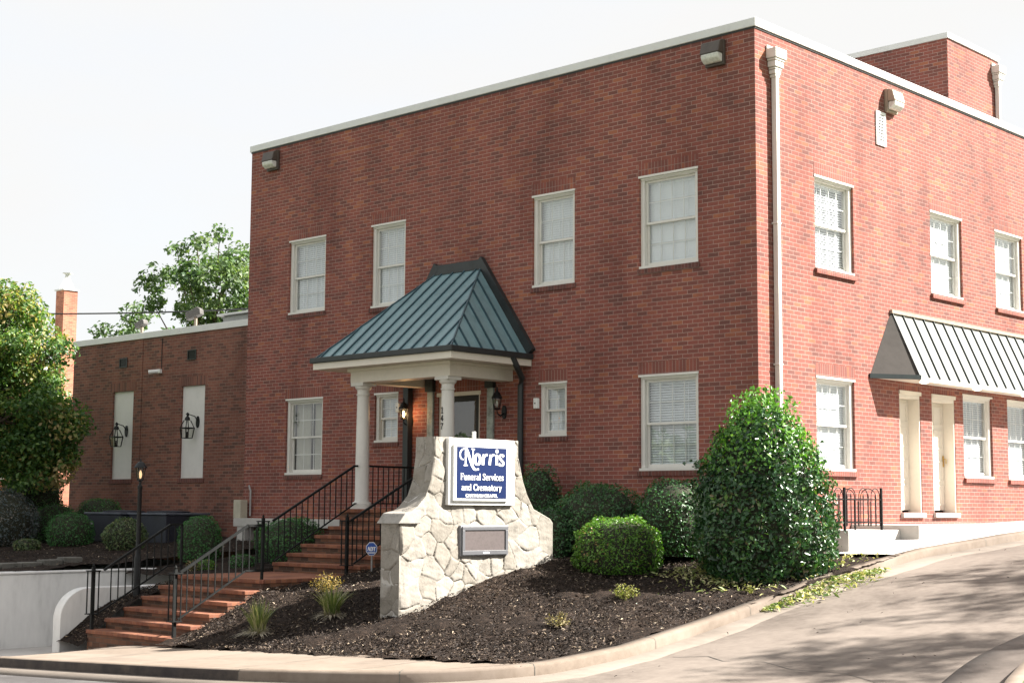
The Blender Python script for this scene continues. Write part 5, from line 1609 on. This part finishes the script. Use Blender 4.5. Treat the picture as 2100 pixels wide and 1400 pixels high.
fn = thing("iron_fence", (.84, 1.5, -.31), "low black iron fence with hooped pickets on the white terrace", "fence")
FX = .84
def fence_run(ya, yb, x, ax='y'):
    P = (lambda s, z: (x, s, z)) if ax == 'y' else (lambda s, z: (s, x, z))
    z0, z1 = -.3, .33
    for z in (-.19, .16):
        m = MB(); m.bar(P(ya, z), P(yb, z), .016); m.build("rail", M['rail'], fn)
    n = int(round((yb - ya) / .35))
    st = (yb - ya) / n
    for k in range(n):
        s = ya + st * k
        m = MB()
        r = st * .36
        c = s + st * .5
        pts = [P(c - r, z0 + .05), P(c - r, z1 - r)] + [P(c - r * math.cos(a), z1 - r + r * math.sin(a)) for a in np.linspace(.2, PI - .2, 9)] + [P(c + r, z1 - r), P(c + r, z0 + .05)]
        m.tube(pts, .007, 6)
        m.build("hoop_picket", M['rail'], fn)
        m = MB(); m.bar(P(c, z0 + .05), P(c, z1 - .14), .011); m.tube([P(c, z1 - .17), P(c, z1 - .13), P(c, z1 - .07)], [.004, .014, .001], 6); m.build("picket", M['rail'], fn)
        m = MB(); m.bar(P(s + .02, z0 + .05), P(s + .02, z1 - .2), .009); m.build("picket", M['rail'], fn)
fence_run(.66, 2.12, FX)
fence_run(.04, .8, 2.12, 'x')
for y in (1.02, 2.12):
    m = MB(); m.bar((FX, y, -.32), (FX, y, .34), .032); m.build("post", M['rail'], fn)
m = MB(); m.bar((FX, 1.32, -.32), (FX, 1.32, .16), .022); m.build("post", M['rail'], fn)

# ------------------------------------------------------------------ air conditioners behind the shrubs
for x0, x1, y0, y1, lb in ((-16.35, -15.0, -1.5, -.45, "dark blue-black air conditioning unit left of its twin by the wing wall"), (-14.9, -13.55, -1.35, -.3, "dark blue-black air conditioning unit nearer the steps")):
    t = thing("air_conditioner", ((x0 + x1) / 2, (y0 + y1) / 2, -.78), lb, "air conditioner", "two air conditioning units by the wing")
    m = MB(); m.box(x0, x1, y0, y1, -.78, -.2); m.build("cabinet", M['hvac'], t, bevel=0.02)
    m = MB(); m.box(x0 - .03, x1 + .03, y0 - .03, y1 + .03, -.198, -.155); m.build("lid", M['hvac_top'], t, bevel=0.012)
    m = MB(); m.lathe(((x0 + x1) / 2, (y0 + y1) / 2, -.153), [(.45, 0), (.45, .03), (.1, .05)], 20); m.build("fan_guard", M['hvac'], t)
    m = MB(); m.box(x1 + .001, x1 + .006, y0 + .12, y1 - .12, -.72, -.26)
    for k in range(9): m.box(x1 + .0065, x1 + .012, y0 + .1, y1 - .1, -.7 + k * .05, -.69 + k * .05)
    m.build("grille", M['hvac'], t)
    m = MB(); m.box(x0 + .12, x0 + .3, y0 - .003, y0 - .0005, -.42, -.36); m.build("badge", M['galv'], t)

# ------------------------------------------------------------------ planting
HOLLY = [(0, .72), (.1, .92), (.25, 1.0), (.53, .93), (.68, .83), (.8, .69), (.89, .54), (.95, .39), (1.0, .1)]
bush("holly_bush", "big dark glossy holly with bright new growth at the building corner", "bush", (.93, -1.3, -1.02), 1.0, 2.42, M['holly'], 21000, .064, HOLLY, .15, seed=21, fuzz=.11, tops=(.6, 3200, .058), topmat=M['holly_new'], edgy=.7)
bush("box_ball", "bright green rounded boxwood in front of the holly", "bush", (-1.13, -1.98, -.95), .67, .84, M['box'], 9000, .036, CUSHION, .08, seed=5)
bush("clipped_hedge", "wide clipped evergreen hedge right of the stone sign", "bush", (-2.32, -1.0, -.72), .74, 1.12, M['hedge'], 8000, .04, CUSHION, .10, seed=6)
bush("clipped_hedge", "clipped evergreen hedge between the holly and the wide hedge", "bush", (-1.05, -.72, -.72), .66, 1.2, M['hedge'], 7000, .04, CUSHION, .10, seed=7)
bush("clipped_hedge", "narrow upright hedge against the wall behind the stone sign", "bush", (-3.95, -.6, -.72), .42, 1.42, M['hedge'], 4500, .04, CUSHION, .10, seed=8)
bush("clipped_hedge", "low hedge tucked against the right end of the stone sign", "bush", (-2.72, -1.7, -.85), .42, .88, M['hedge'], 4000, .04, CUSHION, .10, seed=9)
bush("clipped_shrub", "dark clipped shrub along the left of the upper brick flight", "bush", (-8.25, -2.34, -1.12), .68, .93, M['boxdark'], 6500, .036, CUSHION, .10, seed=10, ry=.6)
LG = "clipped shrubs in the left mulch bed"
bush("clipped_shrub", "dark round clipped shrub right of the air conditioners near the steps", "bush", (-9.75, -3.19, -1.0), .40, .84, M['boxdark'], 4500, .033, CUSHION, .05, LG, seed=11)
bush("clipped_shrub", "bright green clipped ball at the front of the left bed", "bush", (-15.56, -2.32, -.86), .5, .71, M['boxdark'], 4500, .035, CUSHION, .04, LG, seed=12)
bush("clipped_shrub", "olive green looser shrub in front of the air conditioners", "bush", (-12.85, -2.74, -.9), .43, .66, M['olive'], 4200, .036, BALL, .07, LG, seed=13)
bush("clipped_shrub", "green clipped shrub behind the bright front ball", "bush", (-17.4, -1.61, -.82), .52, .86, M['boxdark'], 4000, .036, CUSHION, .05, LG, seed=14)
bush("clipped_shrub", "low clipped shrub against the wing wall left of the air conditioners", "bush", (-17.0, -.75, -.76), .58, .93, M['boxdark'], 4000, .036, CUSHION, .05, LG, seed=15)
bush("clipped_shrub", "tall very dark rounded shrub at the left corner of the wing", "bush", (-18.9, -1.35, -.8), .72, 1.82, M['holly'], 6000, .05, CUSHION, .05, LG, seed=16)
bush("clipped_shrub", "large blue-grey rounded shrub at the far left", "bush", (-17.07, -3.0, -.9), .72, 1.25, M['juniper'], 6500, .04, BALL, .07, LG, seed=17)
bush("low_shrub", "small leafy green shrub at the foot of the blue-grey shrub", "plant", (-15.26, -3.47, -.93), .28, .25, M['olive'], 1300, .04, CUSHION, .1, seed=18)
bush("low_shrub", "tiny bright green shrub on the white wall by the landing", "plant", (-8.72, -3.76, -1.11), .16, .19, M['box'], 800, .03, CUSHION, .1, seed=19)
bush("low_shrub", "tiny dark green shrub at the landing left edge", "plant", (-8.25, -3.37, -1.07), .24, .25, M['boxdark'], 1000, .03, CUSHION, .1, seed=20)
sprig("dry_plant", "brown dry plant on the white wall near the landing", "plant", (-8.85, -3.94, -1.11), .17, .2, 300, M['dry'])
tuft("grass_tuft", "yellow-green grass tuft with dry skirt nearest the lower steps", "grass plant", (-3.8, -6.42, -1.74), 190, .52, .6, M['blade'], "grass tufts in the mulch", w=.019, dry=260)
tuft("grass_tuft", "green grass tuft with dry skirt left of the stone sign", "grass plant", (-3.3, -5.55, -1.52), 190, .5, .75, M['blade'], "grass tufts in the mulch", w=.019, dry=230)
sprig("gold_plant", "golden dry plant behind the grass tuft by the sign", "plant", (-4.25, -4.85, -1.26), .26, .3, 700, M['gold'])
sprig("orange_plant", "small orange seedling left of the stone sign", "plant", (-3.25, -4.5, -1.2), .11, .12, 120, M['redleaf'])
sprig("sage_plant", "small yellow-green plant in the middle of the mulch", "plant", (.3, -3.6, -1.18), .19, .2, 600, M['sage'])
sprig("dry_plant", "small straw coloured plant low in the mulch near the kerb", "plant", (.55, -5.2, -1.45), .19, .19, 500, M['dry'])
sprig("sage_plant", "yellow-green plant at the foot of the holly", "plant", (.34, -1.72, -.93), .28, .3, 1100, M['sage'])
sprig("sage_plant", "tiny yellow-green sprig by the kerb under the holly", "plant", (1.5, -2.5, -1.1), .12, .12, 200, M['sage'])

# clippings in the gutter and under the holly
def pile(n, cx, cy, sx, sy, h, zf):
    t = RNG.normal(size=n) * .5; s = RNG.normal(size=n)
    return t, s
def on_gutter(n):
    k = RNG.random(n) ** 0.9
    y = -2.9 + 3.0 * k
    x = np.interp(y, KERB[:, 1][60:], KERB[:, 0][60:]) - .0 + np.abs(RNG.normal(size=n)) * (.06 + .16 * np.sin(k * PI))
    hgt = .10 * np.sin(k * PI).clip(0, 1) * np.exp(-((x - 2.0) / .2) ** 2)
    return np.stack([x + .02, y, G(x, y) + .035 + RNG.random(n) * (hgt + .02)], 1)
chip_field("leaf_clippings", 900, on_gutter, 3, .07, mat='clip')
def on_under(n):
    x = RNG.uniform(-.4, 1.8, n); y = -2.3 + .75 * (1.2 - x) * .6 + RNG.normal(size=n) * .32
    y = np.where(x > 1.2, RNG.uniform(-2.6, .6, n), y)
    z = bed(x, y); z = np.where(x > 1.7, np.minimum(z, G(2, y) + .13), z)
    return np.stack([x, y, z + .03 + .03 * RNG.random(n)], 1)
chip_field("leaf_clippings", 850, on_under, 4, .055, mat='clip', tint=(.35 + .65 * RNG.random(850)))
def on_drive(n):
    x = RNG.uniform(2.2, 6.2, n); y = RNG.uniform(-8, 3, n)
    return np.stack([x, y, G(x, y) + .035], 1)
chip_field("leaf_litter", 60, on_drive, 5, .032, mat='chips', tint=RNG.random(60) * .7)

# ------------------------------------------------------------------ trees
def tree(name, label, base, trunk_h, crown_c, crown_r, n_clump, per, leaf, mat, seed, clump_r=.5, group=None, gaps=0.0, trunk_r=.16, extra=()):
    global RNG
    keep = RNG; RNG = np.random.default_rng(seed)
    t = thing(name, base, label, "tree", group)
    b = Vector(base); c = Vector(crown_c)
    m = MB()
    top = Vector((c.x * .6 + b.x * .4, c.y * .6 + b.y * .4, c.z))
    m.tube([b - Vector((0, 0, .2)), b.lerp(top, .35), b.lerp(top, .7), top], [trunk_r * 1.25, trunk_r, trunk_r * .75, trunk_r * .4], 10)
    m.build("trunk", M['bark'], t, True)
    m = MB()
    P, Nn, T = [], [], []
    for k in range(n_clump):
        d = unit(RNG.normal(size=3)); q = RNG.random() ** (1 / 2.2)
        q = max(.25, q)
        cc = np.array(c) + d * q * np.array(crown_r)
        if extra and k % 4 == 1:
            cc = np.array(extra[:3]) + d * q * np.array(extra[3:])
        if k % 3 == 0:
            s = b.lerp(top, .45 + .55 * RNG.random())
            e = Vector(cc)
            m.tube([s, s.lerp(e, .5) + Vector((0, 0, .12)), e], [trunk_r * .4, trunk_r * .22, .012], 6)
        rr = clump_r * (.6 + .7 * RNG.random())
        nn_ = int(per * (rr / clump_r) ** 2)
        dd = unit(RNG.normal(size=(nn_, 3)))
        rad = rr * RNG.random(nn_) ** .45
        pts = cc + dd * rad[:, None] * np.array([1, 1, .72])
        P.append(pts); Nn.append(unit(dd * .6 + RNG.normal(size=(nn_, 3)) * .7 + np.array([0, 0, .5])))
        T.append((.5 + .2 * RNG.normal() + .2 * RNG.normal(size=nn_)).clip(0, 1))
    m.build("limbs", M['bark'], t, True)
    P = np.vstack(P) - np.array(base); Nn = np.vstack(Nn); T = np.concatenate(T)
    leaf_cards("crown", P, Nn, leaf, mat, t, .55, T)
    RNG = keep
    return t
tree("crape_myrtle", "crape myrtle with green and orange foliage at the left edge", (-18.3, -3.2, -.85), 2.5, (-18.15, -3.05, 2.7), (1.8, 1.8, 2.15), 200, 330, .10, M['myrtle'], 31, .5, extra=(-17.12, -2.2, 1.35, .72, .72, .95))
tree("shade_tree", "tall green tree rising behind the wing roof beside the red building", (-29.0, 10.5, -1.0), 4, (-27.9, 10.0, 6.6), (2.2, 2.2, 2.5), 62, 150, .17, M['oak'], 32, .6)
tree("shade_tree", "low dark green tree behind the roof flood lights", (-34.0, 11.0, -1.0), 4, (-33.0, 10.5, 5.4), (1.9, 1.9, 1.5), 34, 150, .17, M['oak'], 33, .6)
# trees up the driveway, outside the picture, whose shadows dapple the concrete
DG = "trees along the far side of the driveway"
for x, y, zc, r, sd_ in ((13.5, 8.2, 9.4, 1.6, 41), (15.5, 10.5, 11.4, 1.7, 42), (14.6, 4.6, 9.6, .8, 43)):
    tree("shade_tree", "tree beside the driveway to the right of the building", (x, y, -.6), 4, (x, y, zc), (r * 1.3, r * 1.3, r * .8), 24, 46, .16, M['oak'], sd_, .55, DG, trunk_r=.1)
# trees across the street, seen only in the window glass
for i, (x, y) in enumerate(((-26, -34), (-17, -37), (-34, -30))):
    tree("shade_tree", "tree across the street from the building", (x, y, -2), 4, (x, y, 0.9), (4.2, 4.2, 2.6), 60, 110, .36, M['oak'], 51 + i, 1.1, "trees across the street", trunk_r=.25)

# ------------------------------------------------------------------ far building, chimney, wire
fb = thing("far_building", (-42.5, 14, -1.0), "sunlit orange brick building with a tall chimney behind the left tree", "building")
m = MB(); m.box(-52, -42.0, 6.5, 13.2, -2, 5.3); m.build("wall", M['brick_far'], fb)
m = MB(); m.box(-52.2, -41.8, 6.3, 13.4, 5.302, 5.5); m.build("roof", M['coping'], fb)
m = MB(); m.box(-40.95, -40.35, 11.75, 12.35, -1, 8.4); CH = m.build("chimney", M['brick_far'], fb)
m = MB(); m.box(-41.0, -40.3, 11.7, 12.4, 8.402, 8.46); m.lathe((-40.65, 12.05, 8.46), [(.36, 0), (.1, .5), (.1, .62), (.22, .64), (.22, .67)], 4); m.build("chimney_cap", M['coping'], CH)
m = MB(); m.lathe((-43.5, 8.6, 5.5), [(.5, 0), (.5, 2.2), (.3, 2.9), (.0, 3.4)], 8); m.build("spire", M['galv'], fb)
for y in (7.4, 9.4, 11.4):
    m = MB(); m.box(-41.999, -41.96, y, y + 1.0, .9, 2.6); W = m.build("window", M['white'], fb)
    m = MB(); m.box(-41.959, -41.955, y + .1, y + .9, 1.0, 2.5); m.build("pane", M['hvac_top'], W)
t = thing("overhead_wire", (-24, 3, 5.2), "thin black overhead wire sagging across the sky at left", "wire")
m = MB()
pts = []
for k in range(25):
    q = k / 24
    pts.append((-34 + 21.3 * q, 3, 6.18 - 1.62 * q - .5 * 4 * q * (1 - q) * .35))
m.tube(pts, .02, 6); m.build("cable", M['black'], t)
